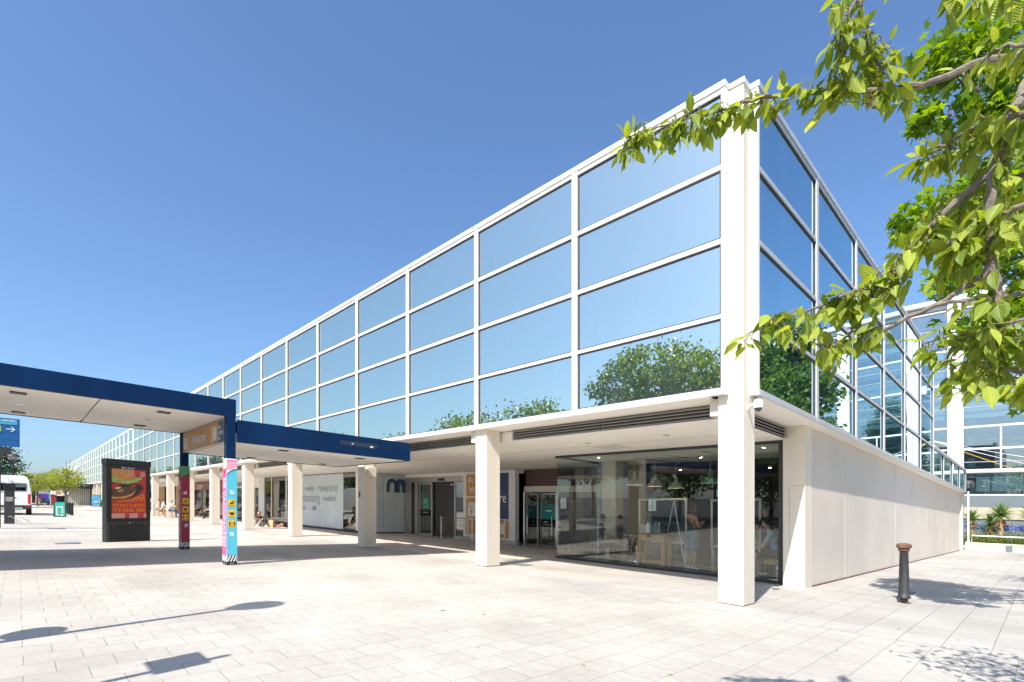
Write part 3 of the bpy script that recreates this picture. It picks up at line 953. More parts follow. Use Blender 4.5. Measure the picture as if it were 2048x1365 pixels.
# tan and white fronts further along
part('shop_pier', 'tan', (54.5, 60.0, 3.9, 4.2, 0, 2.75))
part('shop_pier', 'tan', (66.0, 69.4, 3.9, 4.2, 0, 2.75))
part('shop_window', 'shopglass', (60.1, 65.9, 4.0, 4.05, 0, 2.75))
part('shop_fascia', 'soffit', (54.0, 72.0, 3.92, 4.2, 2.76, 3.02))
part('shop_fascia', 'signblue', (73.0, 80.0, 3.9, 4.2, 2.2, 2.9))
for k in range(8):
    part('shop_window', 'shopglass', (73 + k * 10, 82 + k * 10, 4.0, 4.05, 0, 2.2))
    part('shop_pier', 'offwhite', (82.05 + k * 10, 82.95 + k * 10, 3.95, 4.2, 0, 3.0))

# angled white panel with the emblem, on the side of the recess
L = lambda v: v                               # panel lies in the plane u = 19.9 and is read from -u
mb = MB(); mb.box(-19.9, -19.86, 4.86, 5.2, .06, 2.98, 0); mb.box(-19.9, -19.855, 5.22, 7.05, .06, 2.98, 1)
mb.box(-19.9, -19.87, 4.8, 7.06, 0, .06, 2)
pan = mb.build('display_panel', ['frost', 'frost', 'dark'], B, O)
mb = MB()
for (z, n0) in ((1.36, 0), (.95, 0)):
    for k in range(16):
        mb.ball((-19.852, 4.93 + k * .135, z), .014, 6, 4)
mb.build('fixing', 'alu', pan, O)
# emblem: a double-arched m
mb = MB()
def arch(y0, y1, z0, z1, t, n=12, m=0):
    cy, r = (y0 + y1) / 2, (y1 - y0) / 2
    zc = z1 - r * 1.15
    out = [(y0, z0)] + [(cy - r * math.cos(PI * i / n), zc + (z1 - zc) * math.sin(PI * i / n)) for i in range(n + 1)] + [(y1, z0)]
    ri = r - t
    inn = [(y0 + t, z0)] + [(cy - ri * math.cos(PI * i / n), zc + (z1 - zc - t) * math.sin(PI * i / n)) for i in range(n + 1)] + [(y1 - t, z0)]
    k = len(out)
    vs = [(-19.82, y, z) for y, z in out + inn] + [(-19.853, y, z) for y, z in out + inn]
    fs = []
    for i in range(k - 1):
        fs += [(i, i + 1, k + i + 1, k + i), (2 * k + i, 3 * k + i, 3 * k + i + 1, 2 * k + i + 1), (i, 2 * k + i, 2 * k + i + 1, i + 1), (k + i, k + i + 1, 3 * k + i + 1, 3 * k + i)]
    fs += [(0, k, 3 * k, 2 * k), (k - 1, 3 * k - 1, 4 * k - 1, 2 * k - 1)]
    mb.add(vs, fs, m)
arch(5.40, 6.02, 2.10, 2.78, .17)
arch(5.85, 6.56, 2.10, 2.80, .22)
arch(6.10, 6.36, 2.10, 2.55, .06)
mb.build('emblem', 'letterblue', pan, O, flip=True)

# ---- main entrance at v = 6.5
part('door_header', 'alu', (14.72, 19.85, 6.42, 6.6, 2.62, 2.86)); part('entrance_wall', 'soffit', (11.3, 19.85, 6.44, 6.62, 2.87, 3.02))
part('door_jamb', 'alu', (18.55, 18.85, 6.40, 6.6, 0, 2.62), (19.2, 19.8, 6.45, 6.6, 0, 2.62))
part('threshold', 'steel', (14.72, 18.6, 6.3, 6.7, .006, .02))
def leaf(u0, u1, name='sliding_door'):
    mb = MB(); mb.uframe(u0, u1, .02, 2.6, .09, 6.43, 6.5, 0); mb.ub(u0 + .09, u1 - .09, 6.46, 6.47, .11, 2.51, 1)
    return mb.build(name, ['alu', 'shopglass'], B, O)
d1 = leaf(17.35, 18.5)
mb = MB(); mb.ub(17.6, 18.25, 6.448, 6.456, 1.33, 1.86, 0); mb.ub(17.44, 18.4, 6.448, 6.456, .96, 1.26, 1)
mb.ub(17.7, 18.2, 6.444, 6.4475, 1.13, 1.15, 3)
for k in range(3):
    z = 1.52 + .08 * k
    mb.prism([(-18.06, z), (-17.925, z + .12), (-17.79, z), (-17.79, z + .045), (-17.925, z + .165), (-18.06, z + .045)], 6.443, 6.4475, 2)
mb.ub(17.78, 18.07, 6.444, 6.4475, 1.40, 1.43, 2)
mb.build('door_sticker', ['teal', 'blackm', 'lime', 'paper'], d1, O)
d2 = leaf(14.74, 15.62)
part('shutter_screen', 'charcoal', (15.62, 17.33, 6.55, 6.58, .02, 2.6), label='plain dark grey screen filling the doorway')
mb = MB(); mb.ub(15.85, 16.05, 6.543, 6.549, 2.46, 2.51); mb.build('screen_label', 'paper', B, O)
mb = MB(); mb.ub(16.4, 16.75, 6.30, 6.41, 2.66, 2.76); mb.build('door_sensor', 'charcoal', B, O)
# dark inside
part('inner_wall', 'dark', (11.0, 19.9, 7.6, 7.7, 0, 3.0))
# side door in a brown surround
part('door_surround', 'brown', (6.95, 11.2, 6.62, 6.75, 2.36, 3.0))
part('door_surround', 'browndk', (6.95, 9.35, 6.6, 6.72, 0, 2.12))
part('door_header', 'offwhite', (6.95, 11.25, 6.58, 6.7, 2.12, 2.35))
mb = MB(); utext(mb, 'FINE', .15, 9.35, 6.57, 2.19); mb.build('shop_lettering', 'white', B, O)
part('door_jamb', 'steel', (11.0, 11.25, 6.56, 6.7, 0, 2.12), (9.4, 9.55, 6.56, 6.7, 0, 2.12))
mb = MB(); mb.uframe(9.56, 10.4, .03, 2.08, .05, 6.60, 6.64, 0); mb.ub(9.61, 10.35, 6.615, 6.625, .08, 2.03, 1)
sd1 = mb.build('glass_door', ['steel', 'cglass2'], B, O)
# open leaf swung outwards
mb = MB()
for (a, b, c, d_) in ((5.75, 5.81, .03, 2.08), (6.49, 6.55, .03, 2.08), (5.81, 6.49, .03, .12), (5.81, 6.49, 1.98, 2.08)):
    mb.ub(10.41, 10.46, a, b, c, d_, 0)
mb.ub(10.43, 10.44, 5.81, 6.49, .12, 1.98, 1)
sd2 = mb.build('glass_door', ['steel', 'cglass2'], B, O, label='glass door leaf swung open outwards')
mb = MB(); mb.ub(9.62, 10.3, 6.604, 6.612, 1.05, 1.62, 0); mb.ub(9.60, 10.36, 6.596, 6.603, .78, 1.08, 1)
mb.ub(9.8, 10.1, 6.598, 6.603, 1.38, 1.43, 2); mb.ub(10.0, 10.2, 6.592, 6.5955, .96, .99, 2); mb.ub(9.7, 10.25, 6.592, 6.5955, .86, .875, 2)
mb.build('door_sticker', ['teal', 'blackm', 'paper'], sd1, O)
mb = MB(); mb.tube([(-10.37, 5.86, .5), (-10.37, 5.86, 1.2)], .016); mb.build('handle', 'steel', sd2, O)
mb = MB(); mb.tube([(-9.75, 6.56, .5), (-9.75, 6.56, 1.2)], .016); mb.build('handle', 'steel', sd1, O)
part('inner_wall', 'browndk', (6.9, 11.3, 9.0, 9.04, 0, 3.0))

# ---- salon glazing (v = 3.5) with a side sheet running back at u = 6.8
for a, b in ((.67, 2.683), (2.687, 4.738), (4.742, 6.064), (6.068, 6.81)):
    part('salon_window', 'cglass', (a, b, 3.50, 3.512, .06, 2.96))
part('salon_window', 'cglass', (6.798, 6.81, 3.52, 5.5, .06, 2.96))
part('window_frame', 'charcoal', (.54, 6.86, 3.47, 3.56, .008, .06), (.54, 6.86, 3.47, 3.56, 2.96, 3.018), (.53, .665, 3.46, 3.56, .06, 2.96))
part('window_frame', 'charcoal', (6.77, 6.84, 3.562, 5.5, .008, .06), (6.77, 6.84, 3.562, 5.5, 2.96, 3.018))
part('window_frame', 'steel', (6.75, 6.85, 5.5, 5.58, .01, 3.018))
part('salon_pillar', 'stone', (6.0, 6.38, 5.3, 5.7, .012, 3.018))
part('inner_wall', 'soffit', (6.4, 6.8, 5.59, 9.0, 0, 3.018))
part('inner_wall', 'salonwall', (.46, 6.4, 9.0, 9.04, 0, 3.018))
part('inner_wall', 'charcoal', (.46, .52, 3.73, 9.0, 0, 3.018))
part('ceiling_panel', 'charcoal', (.53, 6.39, 6.6, 8.99, 2.86, 3.016))
part('floor', 'floor', (.53, 6.79, 3.57, 8.99, .001, .008))
# ---------------------------------------------------------------- covered walkway
def turn(mb, dx=0, dy=0):
    """a drawing made to be read from -y now reads from +x"""
    mb.v = [(dx - y, dy + x, z) for x, y, z in mb.v]
    return mb
K = (8.70, -4.75)
cw = thing('walkway_canopy', 'covered walkway with dark blue fascias and cream soffit leading to the entrance', 'canopy', *K)
def kp(name, mats, *boxes, parent=None, bevel=0.0, label=None):
    mb = MB()
    for b in boxes: mb.ub(*b)
    return mb.build(name, mats, parent or cw, K, bevel=bevel, label=label)
kp('fascia', 'blue', (8.70, 8.76, -30, -4.66, 3.13, 3.49), bevel=.006, label='upper blue fascia board')
kp('fascia', 'blue', (13.0, 13.06, -30, -4.66, 3.13, 3.49), bevel=.006)
kp('fascia', 'blue', (8.762, 12.998, -4.70, -4.66, 3.13, 3.49), bevel=.006)
kp('soffit', 'soffit', (8.765, 12.995, -6.885, -4.71, 3.142, 3.30), (8.765, 12.995, -30, -6.915, 3.142, 3.30))
kp('roof', 'charcoal', (8.77, 12.99, -30, -4.71, 3.31, 3.46))
kp('drip_edge', 'brown', (8.695, 8.72, -30, -4.86, 3.118, 3.129))
kp('fascia', 'blue', (8.69, 8.75, -4.64, -.36, 2.60, 3.08), bevel=.006, label='lower blue fascia board with worn patches')
kp('fascia', 'blue', (13.0, 13.06, -4.64, -.36, 2.60, 3.08), bevel=.006)
kp('soffit', 'soffit', (8.752, 12.998, -4.66, -.40, 2.615, 2.80))
kp('fascia', 'blue', (8.752, 12.998, -.40, -.36, 2.60, 3.06))
kp('roof', 'charcoal', (8.755, 12.995, -4.64, -.41, 2.81, 3.05))
kp('sign_scar', 'bluedk', (8.687, 8.6895, -2.35, -1.35, 2.82, 2.93))
kp('sign_scar', 'offwhite', (8.686, 8.6869, -1.55, -1.47, 2.83, 2.87), (8.686, 8.6869, -2.05, -2.0, 2.86, 2.885))
for (u, v) in ((9.45, -7.99), (12.45, -7.99), (9.45, -5.82), (12.3, -5.83), (9.45, -10.4), (12.4, -10.4)):
    kp('downlight', 'charcoal', (u - .11, u + .11, v - .11, v + .11, 3.122, 3.141))
for (u, v) in ((9.5, -1.41), (12.5, -1.13), (9.5, -3.4), (12.5, -3.2)):
    kp('downlight', 'charcoal', (u - .10, u + .10, v - .10, v + .10, 2.596, 2.614))
for (u, v, z) in ((10.98, -7.98, 3.136), (11.0, -5.8, 3.136), (11, -1.3, 2.609), (11, -3.3, 2.609)):
    dm = MB(); dm.cyl(-u, v, z, z + .0055, .11, n=14); dm.build('ceiling_disc', 'steel', cw, K)
kp('access_hatch', 'offwhite', (12.2, 12.95, -5.25, -4.8, 3.134, 3.141))

def wrap_face(main, top, chev, w_, text=None):
    """printed sleeve of one post face, width w_, drawn on a plane read from -y; x from 0 to w_"""
    mb = MB()
    y = 0
    def rect(x0, x1, z0, z1, m, dy): mb.box(x0, x1, y - dy, y + .004, z0, z1, m)
    rect(0, w_, .012, .07, 0, .001); rect(0, w_, .07, .21, 0, .001)
    for k in range(-1, 4):                       # slanting white bars
        a = k * w_ * .30
        P = [(a, .075), (a + w_ * .15, .075), (a + w_ * .15 + w_ * .30, .205), (a + w_ * .30, .205)]
        P = [(min(max(px, 0.002), w_ - .002), pz) for px, pz in P]
        if abs(P[0][0] - P[1][0]) + abs(P[2][0] - P[3][0]) > .004: mb.prism(P, y - .003, y - .001, 1)
    mb.text('space', .035, w_ / 2, .03, y - .003, 1, 'c')
    if text:
        rect(0, w_, .21, 2.03, 2, .001); rect(0, w_, 2.03, 2.24, 3, .001)
        mb.text(text, .20, w_ * .27, 1.57, y - .004, 1, 'l', .016, .96, rot=-PI / 2)
        for k, hgt in enumerate((.14, .16, .12, .17, .05, .13, .16)):
            mb.box(w_ * .28, w_ * .28 + hgt, y - .003, y - .001, 1.62 + .032 * k, 1.638 + .032 * k, 1)
        c = [(w_ * .45, 2.02), (w_ * .62, 1.94), (w_ * .98, 2.10), (w_ * .98, 2.04), (w_ * .62, 1.88), (w_ * .45, 1.97)]
        mb.prism(c, y - .004, y - .001, 6)
    else:
        rect(0, w_, .21, 2.24, 2, .001)
        # zigzag field above an arc
        zb = lambda x: 1.90 + .13 * math.sin(PI * .5 * x / w_) ** .7 if x > 0 else 1.90
        n = 10
        arc = [(w_ * i / n, zb(w_ * i / n)) for i in range(n + 1)]
        mb.prism(arc + [(w_, 2.24), (0, 2.24)], y - .003, y - .001, 3)
        mb.prism([(px, pz - .016) for px, pz in arc] + arc[::-1], y - .005, y - .001, 0)
        for k in range(6):
            z0 = 1.965 + k * .046
            zz = [(w_ * i / 8, z0 + (.022 if i % 2 else 0)) for i in range(9)]
            ok = [p for p in zz if p[1] > zb(p[0]) + .006 and p[1] < 2.215]
            if len(ok) > 2: mb.prism(ok + [(px, pz + .02) for px, pz in ok[::-1]], y - .005, y - .003, 4)
        # arrows
        def arrow(cx, cz, ang, s):
            pts = [(-.5, -.09), (-.05, -.09), (-.32, -.36), (-.18, -.5), (.32, 0), (-.18, .5), (-.32, .36), (-.05, .09), (-.5, .09)]
            q = [(cx + s * (px * math.cos(ang) - pz * math.sin(ang)), cz + s * (px * math.sin(ang) + pz * math.cos(ang))) for px, pz in pts]
            mb.prism(q, y - .005, y - .001, 1)
        arrow(w_ * .5, 1.52, math.radians(225 if main == 'sky' else -45), w_ * .62)
        arrow(w_ * .55, .66, math.radians(45 if main == 'sky' else 135), w_ * .62)
        for k, (z, wd) in enumerate(((1.306, 'HANDS'), (1.08, 'FACE'), (.87, 'SPACE'))):
            mb.box(w_ * .14, w_ * .86, y - .004, y - .001, z - .08, z + .08, 5)
            mb.text(wd, .042, w_ / 2, z - .066, y - .006, 0, 'c')
            cx = w_ / 2
            if k == 0:
                mb.prism([(cx - .05, z - .02), (cx + .02, z - .02), (cx + .045, z + .02), (cx + .01, z + .012), (cx - .03, z + .01)], y - .006, y - .004, 0)
                mb.prism([(cx - .01, z + .025), (cx + .05, z + .035), (cx + .05, z + .05), (cx - .005, z + .045)], y - .006, y - .004, 0)
            elif k == 1:
                mb.prism([(cx - .04, z + .03), (cx - .035, z - .01), (cx - .015, z - .025), (cx + .015, z - .025), (cx + .035, z - .01), (cx + .04, z + .03)], y - .006, y - .004, 0)
                mb.box(cx - .06, cx - .04, y - .006, y - .004, z + .012, z + .024, 0); mb.box(cx + .04, cx + .06, y - .006, y - .004, z + .012, z + .024, 0)
            else:
                for sx in (-.042, .042):
                    mb.lathe([(.001, z + .028), (.011, z + .034), (.011, z + .044), (.001, z + .05)], 8, cx + sx, y - .004, 0)
                    mb.box(cx + sx - .011, cx + sx + .011, y - .006, y - .004, z - .03, z + .026, 0)
                mb.box(cx - .022, cx + .022, y - .006, y - .004, z + .004, z + .010, 0)
    return mb, ['blackm', 'white', main, top, chev, 'yellow', 'bluedk']

def wrapped_post(u0, v0, main, top, chev, side, sidetop):
    p = kp('post', 'blue', (u0, u0 + .20, v0, v0 + .17, -.03, 3.50), bevel=.004)
    s = kp('post_sleeve', 'offwhite', (u0 - .006, u0 + .285, v0 - .008, v0 + .195, .01, 2.242), parent=p)
    wd = .20
    mb, ms = wrap_face(main, top, chev, .199)
    turn(mb, -(u0 - .0065), v0 - .006)
    mb.build('printed_face', ms, p, K)
    mb, ms = wrap_face(side, sidetop, chev, .285, 'VACCINATED')
    mb.v = [(x - u0 - .282, y + v0 - .009, z) for x, y, z in mb.v]
    mb.build('printed_face', ms, p, K)
    return p
wrapped_post(8.692, -4.84, 'sky', 'white', 'pink', 'pink', 'cream')
wrapped_post(12.86, -4.84, 'crim', 'greenw', 'mint', 'crim', 'greenw')
pm = MB()

# welcome sign hanging between the posts
ws = thing('welcome_sign', 'orange Welcome sign in a white frame hung between the walkway posts', 'sign', 11.0, -4.78)
mb = MB()
mb.ub(8.99, 13.12, -4.80, -4.72, 2.60, 3.11, 0)
mb.uframe(8.99, 13.12, 2.60, 3.11, .022, -4.815, -4.79, 1)
wsp = mb.build('sign_box', ['orange', 'alu'], ws, (11.0, -4.78))
Y = -4.804
mb = MB(); mb.ub(9.03, 9.55, Y, Y + .003, 2.63, 3.08, 0)
for k, t_ in enumerate(('the', 'centre', 'mk')): mb.text(t_, .16, -9.50, 2.92 - .12 * k, Y - .003, 1, 'l', .01)
mb.build('sign_panel', ['navy', 'white'], wsp, (11.0, -4.78))
for u in (9.56, 10.06, 12.33, 12.86):
    mb = MB(); mb.ub(u, u + .015, Y - .002, Y + .003, 2.625, 3.085); mb.build('divider', 'white', wsp, (11.0, -4.78))
mb = MB(); mb.ub(9.64, 9.95, Y - .002, Y + .003, 2.70, 3.0); mb.build('printed_square', 'offwhite', wsp, (11.0, -4.78))
mb = MB(); mb.ub(12.43, 12.75, Y - .002, Y + .003, 2.68, 2.96, 0); mb.ub(12.50, 12.68, Y - .004, Y - .002, 2.74, 2.90, 1); mb.ub(12.54, 12.64, Y - .006, Y - .004, 2.74, 2.86, 0); mb.build('printed_square', ['offwhite', 'orange'], wsp, (11.0, -4.78))
mb = MB()
mb.text('Welcome', .34, -11.85, 2.75, Y - .003, 1, 'l', .02, 1.0)
mb.build('lettering', ['navy', 'white'], wsp, (11.0, -4.78))

# ---------------------------------------------------------------- entrance sign board and barriers
E_ = (13.2, 6.3)
es = thing('entrance_sign', 'large white board with navy and orange panels beside the entrance doors', 'sign', *E_)
mb = MB(); mb.ub(11.35, 14.64, 6.18, 6.40, .16, 3.0, 0); mb.ub(11.3, 14.6, 6.25, 6.40, 0, .16, 1)
esb = mb.build('board', ['white', 'alu'], es, E_, bevel=.008)
mb = MB()
Y = 6.177
def r(u0, u1, z0, z1, m, d=0): mb.ub(u0, u1, Y - .004 - d, Y + .002 - d, z0, z1, m)
r(13.35, 14.42, 1.92, 2.88, 0); r(13.35, 14.42, .98, 1.86, 0); r(13.35, 14.42, .28, .92, 0)
r(11.72, 13.28, 1.0, 2.88, 1); r(11.72, 13.28, .24, .95, 0); r(11.95, 12.62, .40, .80, 2, .003)
r(13.5, 14.28, 1.06, 1.66, 2, .003)
utext(mb, 'Fi', .42, 14.22, Y - .006, 2.45, 2, .004); utext(mb, 'W', .42, 14.22, Y - .006, 2.05, 2, .004)
utext(mb, 'So', .28, 14.2, Y - .009, 1.42, 3, .004)
mb.prism([(-14.1, 1.12), (-14.02, 1.12), (-14.02, 1.26), (-13.95, 1.26), (-14.06, 1.38), (-14.17, 1.26), (-14.1, 1.26)], Y - .009, Y - .004, 0)
utext(mb, 'the', .46, 13.2, Y - .006, 2.14, 2, .004, sx=.85); utext(mb, 'centre', .60, 11.86, Y - .006, 1.68, 2, .004, align='r', sx=.82); utext(mb, 'MK', .56, 12.58, Y - .006, 1.24, 2, .004, align='r', sx=.85)
mb.build('printed_panel', ['orange', 'navy', 'white', 'lettergrey'], esb, E_)

def barrier(u0, v0, u1, v1, label):
    t = thing('barrier_rail', label, 'barrier', u0, v0, SITE, 'steel barriers in front of the entrance')
    for (u, v) in ((u0, v0), (u1, v1)):
        mb = MB(); mb.cyl(-u, v, 0, 1.02, .028, n=10); mb.cyl(-u, v, 0, .02, .06, n=10); mb.lathe([(.028, 1.02), (.02, 1.045), (.001, 1.05)], 10, -u, v); mb.build('post', 'steel', t, (u0, v0), smooth=True)
    mb = MB(); mb.tube([(-u0, v0, .97), (-u1, v1, .97)], .02, 8); mb.build('top_rail', 'steel', t, (u0, v0), smooth=True)
    d = Vector((-u1 + u0, v1 - v0, 0)).normalized() * .06
    a, b = Vector((-u0, v0, 0)) + d, Vector((-u1, v1, 0)) - d
    mb = MB(); mb.add([(a.x, a.y, .14), (b.x, b.y, .14), (b.x, b.y, .9), (a.x, a.y, .9)], [(0, 1, 2, 3)]); mb.build('glass_panel', 'cglass', t, (u0, v0))
barrier(13.75, 4.35, 14.0, 5.95, 'steel and glass barrier in front of the grey shutter screen')
barrier(11.9, 4.45, 11.5, 5.75, 'steel barrier in front of the navy sign panel, partly behind the column')

# ---------------------------------------------------------------- advertising kiosk
kk = thing('advertising_kiosk', 'black free-standing advertising kiosk with a red burger poster', 'advertising kiosk', 16.44, -5.57, TOU + .4)
mb = MB(); mb.box(-.625, .625, -.10, .12, .0, 2.33, 0); mb.box(-.64, .64, -.115, .135, 2.33, 2.50, 0); mb.box(-.60, .60, -.112, .10, .02, .60, 1); mb.box(-.55, .55, -.118, -.1, .05, .56, 0)
mb.build('cabinet', ['black', 'charcoal'], kk, bevel=.012)
mb = MB(); mb.frame(-.60, .60, .61, 2.315, .10, -.125, -.10, 0); mb.text('Clear Channel', .06, -.03, 2.235, -.1265, 1, 'c', .003); mb.box(-.22, -.18, -.1265, -.125, 2.232, 2.272, 1)
mb.ball((0, -.115, .575), .017, 8, 6, 1); mb.ball((-.45, -.118, .5), .008, 6, 4, 1); mb.ball((.45, -.118, .5), .008, 6, 4, 1)
mb.build('poster_frame', ['black', 'white'], kk)
mb = MB(); mb.box(-.50, .50, -.108, -.104, .71, 2.215, 0)
po = mb.build('poster', 'posterred', kk)
pb = MB()
x0, x1, z0, z1 = -.498, .498, .712, 2.212
def X(a): return x0 + (x1 - x0) * a
def Z(b): return z1 - (z1 - z0) * b
def poly(pts, m, d): pb.prism([(X(min(max(a, 0), 1)), Z(min(max(b, 0), 1))) for a, b in pts], -.108 - d, -.1075, m)
def ell(cx, cy, rx, ry, m, d, a0=0, a1=360, n=28): poly([(cx + rx * math.cos(math.radians(a0 + (a1 - a0) * i / n)), cy - ry * math.sin(math.radians(a0 + (a1 - a0) * i / n))) for i in range(n + 1)], m, d)
rr = random.Random(5)
# long printed shade of the burger, a darker ink shape of the poster
poly([(0, .62), (.3, .63), (.55, .60), (.8, .48), (.93, .38), (.80, .28), (.6, .3), (0, .5)], 6, .0006)
poly([(0, .44), (.62, .40), (.68, .45), (.58, .54), (.34, .605), (0, .61)], 1, .0012)               # lower bun
poly([(0, .30), (.2, .33), (.66, .26), (.68, .33), (.6, .36), (0, .42)], 6, .0015)
poly([(0, .385), (.3, .37), (.66, .325), (.69, .39), (.6, .48), (.40, .545), (.18, .57), (0, .565)], 2, .0018)    # patty
poly([(.15, .44), (.34, .40), (.33, .45), (.2, .475)], 3, .0024)                                     # pickle
poly([(0, .33), (.14, .31), (.2, .345), (.12, .40), (0, .415)], 4, .0024); poly([(.52, .31), (.68, .29), (.70, .325), (.6, .36)], 4, .0024)
poly([(.08, .395), (.2, .365), (.27, .37), (.24, .395), (.14, .41)], 5, .003)
L_ = [(0, .24)] + [(.05 + .81 * i / 26, .235 - .10 * (i / 26) ** 2 + rr.uniform(-.014, .014)) for i in range(27)]
L2 = [(.84 - .84 * i / 26, .255 + .055 * math.sin(PI * i / 26) - .06 * (1 - i / 26) ** 2 + rr.uniform(-.018, .018)) for i in range(27)]
poly(L_ + L2, 7, .0036)
bun = [(0, .0), (.60, .0), (.66, .09), (.67, .17), (.60, .215), (.4, .245), (.25, .235), (.12, .20), (0, .16)]
poly(bun, 1, .0042)
poly([(0, .16), (.12, .17), (.2, .23), (.1, .245), (0, .235)], 7, .0048)
for _ in range(70):
    a, b = rr.uniform(.06, .64), rr.uniform(.005, .16)
    if a < .2 and b > .1: continue
    t, ln = rr.uniform(-.5, .9), .022
    poly([(a, b), (a + ln * .5, b - .5 * ln * t * .6 - .004), (a + ln, b - ln * t * .6), (a + ln * .5, b - .5 * ln * t * .6 + .006)], 8, .005)
# wording, each line fitted to the poster's width
def fit(txt, wd, hgt, cx, zb, warp=0.0, m=9, off=.03):
    vs, fs, a, b = text_geo(txt, off)
    ys = [q for _, q in vs]
    lo, hi = min(ys), max(ys)
    P = []
    for p, q in vs:
        f = (p - a) / (b - a); gq = (q - lo) / (hi - lo)
        P.append((cx - wd / 2 + wd * f, -.1142, zb + hgt * gq * (1 + warp * f * f) + .02 * warp * f))
    pb.add(P, fs, m)
fit('WHOPPER', .80, .075, .06, Z(.685), 2.6)
fit("IT'S NOT A SECRET", .93, .10, 0, Z(.775), .2)
fit("IT'S REAL FIRE", .93, .115, 0, Z(.875), .1)
for a, b in ((0, .37), (.50, .74), (.92, 1.0)): poly([(a, .90), (b, .90), (b, 1.0), (a, 1.0)], 10, .001)
ell(.89, .085, .075, .05, 10, .0045); poly([(.815, .075), (.965, .075), (.965, .10), (.815, .10)], 10, .0046)
pb.text('BURGER', .038, X(.89), Z(.082), -.1135, 11, 'c', .003); pb.text('KING', .045, X(.89), Z(.108), -.1135, 11, 'c', .003)
pb.build('printed_design', ['posterred', 'bun', 'patty', 'pickle', 'tomato', 'onion', 'browndk', 'lett', 'seed', 'posteror', 'pale', 'posterred'], po)
M_glass = None
# ---------------------------------------------------------------- street end of the plaza
# white van, rear towards the viewer
vn = thing('delivery_van', 'white panel van parked with its rear doors towards the plaza', 'van', 42.0, -8.42, TOU)
def vloop(y, zs=1.0):
    hw = 1.0
    return [(-hw, y, .42), (-hw - .02, y, .9), (-hw - .01, y, 1.45), (-hw + .07, y, 2.2 * zs), (-hw + .17, y, 2.44 * zs), (-hw + .4, y, 2.52 * zs), (hw - .4, y, 2.52 * zs), (hw - .17, y, 2.44 * zs), (hw - .07, y, 2.2 * zs), (hw + .01, y, 1.45), (hw + .02, y, .9), (hw, y, .42)]
mb = MB()
l0 = vloop(0.0); l0 = [(x * .97, y + (.14 if z > 2.3 else .05 if z > 1.4 else 0), z) for x, y, z in l0]
l1 = vloop(.22); l2 = vloop(3.9)
l3 = [(x * .98, 4.3, min(z, 2.3)) for x, y, z in vloop(4.2)]
l4 = [(x * .95, 5.0 if z < 1.5 else 4.75, min(z, 1.55)) for x, y, z in vloop(5.0)]
l5 = [(x * .85, 5.5, min(z, 1.05)) for x, y, z in vloop(5.5)]
mb.ring([l0, l1, l2, l3, l4, l5]); mb.build('body', 'vanwhite', vn, smooth=True)
mb = MB(); mb.box(-.006, .006, .02, .06, .62, 2.35, 1)
for s in (-1, 1):
    mb.frame(min(s * .14, s * .80), max(s * .14, s * .80), 1.52, 2.02, .03, .010, .06, 1); mb.box(s * .17, s * .77, .02, .05, 1.55, 1.99, 0)
mb.build('rear_window', ['shopglass', 'charcoal'], vn)
for s in (-1, 1):
    mb = MB(); mb.box(s * .86, s * 1.0, -.02, .16, .72, 1.34); mb.build('tail_light', 'redlens', vn, bevel=.015)
mb = MB(); mb.box(-1.0, 1.0, -.09, .15, .36, .62, 0); mb.box(-.62, .62, -.11, .1, .30, .5, 1); mb.box(.72, .98, -.096, -.08, .48, .53, 2); mb.box(-.98, -.72, -.096, -.08, .48, .53, 2); mb.build('bumper', ['black', 'alu', 'redlens'], vn, bevel=.02)
mb = MB(); mb.box(-.26, .26, -.114, -.11, .34, .44); mb.build('number_plate', 'yellow', vn)
mb = MB(); mb.box(.16, .32, -.01, .03, 1.08, 1.12); mb.build('handle', 'black', vn)
for (x, y) in ((-.93, 1.1), (.93, 1.1), (-.93, 4.35), (.93, 4.35)):
    wr = MB()
    wr.ring([[(x - .12, y + .34 * math.cos(2 * PI * i / 20), .34 + .34 * math.sin(2 * PI * i / 20)) for i in range(20)], [(x + .12, y + .34 * math.cos(2 * PI * i / 20), .34 + .34 * math.sin(2 * PI * i / 20)) for i in range(20)]])
    t_ = wr.build('wheel', 'tyre', vn, smooth=True)
    wr = MB(); wr.ring([[(x - .125, y + .2 * math.cos(2 * PI * i / 14), .34 + .2 * math.sin(2 * PI * i / 14)) for i in range(14)], [(x + .125, y + .2 * math.cos(2 * PI * i / 14), .34 + .2 * math.sin(2 * PI * i / 14)) for i in range(14)]]); wr.build('rim', 'alu', t_)

# parking meter
tm = thing('ticket_machine', 'black pay and display parking machine beside the van', 'ticket machine', 28.8, -8.28, TOU)
mb = MB(); mb.box(-.17, .17, -.12, .16, 0, 1.55, 0); mb.build('cabinet', 'charcoal', tm, bevel=.015)
mb = MB(); mb.prism([(-.2, 1.55), (.2, 1.55), (.17, 1.80), (-.17, 1.80)], -.16, .18, 0); mb.build('hood', 'black', tm, bevel=.02)
mb = MB(); mb.box(-.11, .11, -.128, -.118, 1.28, 1.46, 0); mb.box(-.12, .12, -.128, -.118, 1.0, 1.2, 1); mb.box(-.05, .02, -.14, -.118, .98, 1.05, 2); mb.ball((.07, -.125, 1.1), .025, 8, 6, 2); mb.build('control_panel', ['vanglass', 'alu', 'tan'], tm)
# two hoops leaning next to it: a folded bicycle rack
bk = thing('bicycle_rack', 'thin grey bicycle rack hoops beside the parking machine', 'bike rack', 28.6, -7.75, TOU)
for k in range(2):
    mb = MB(); mb.tube([(-.62 + .3 * k, .1, 0), (-.60 + .3 * k, .1, .3), (-.5 + .3 * k, .08, .36), (-.3 + .3 * k, .02, .2), (-.14 + .3 * k, -.02, .05)], .014, 6); mb.build('hoop', 'alu', bk, smooth=True)

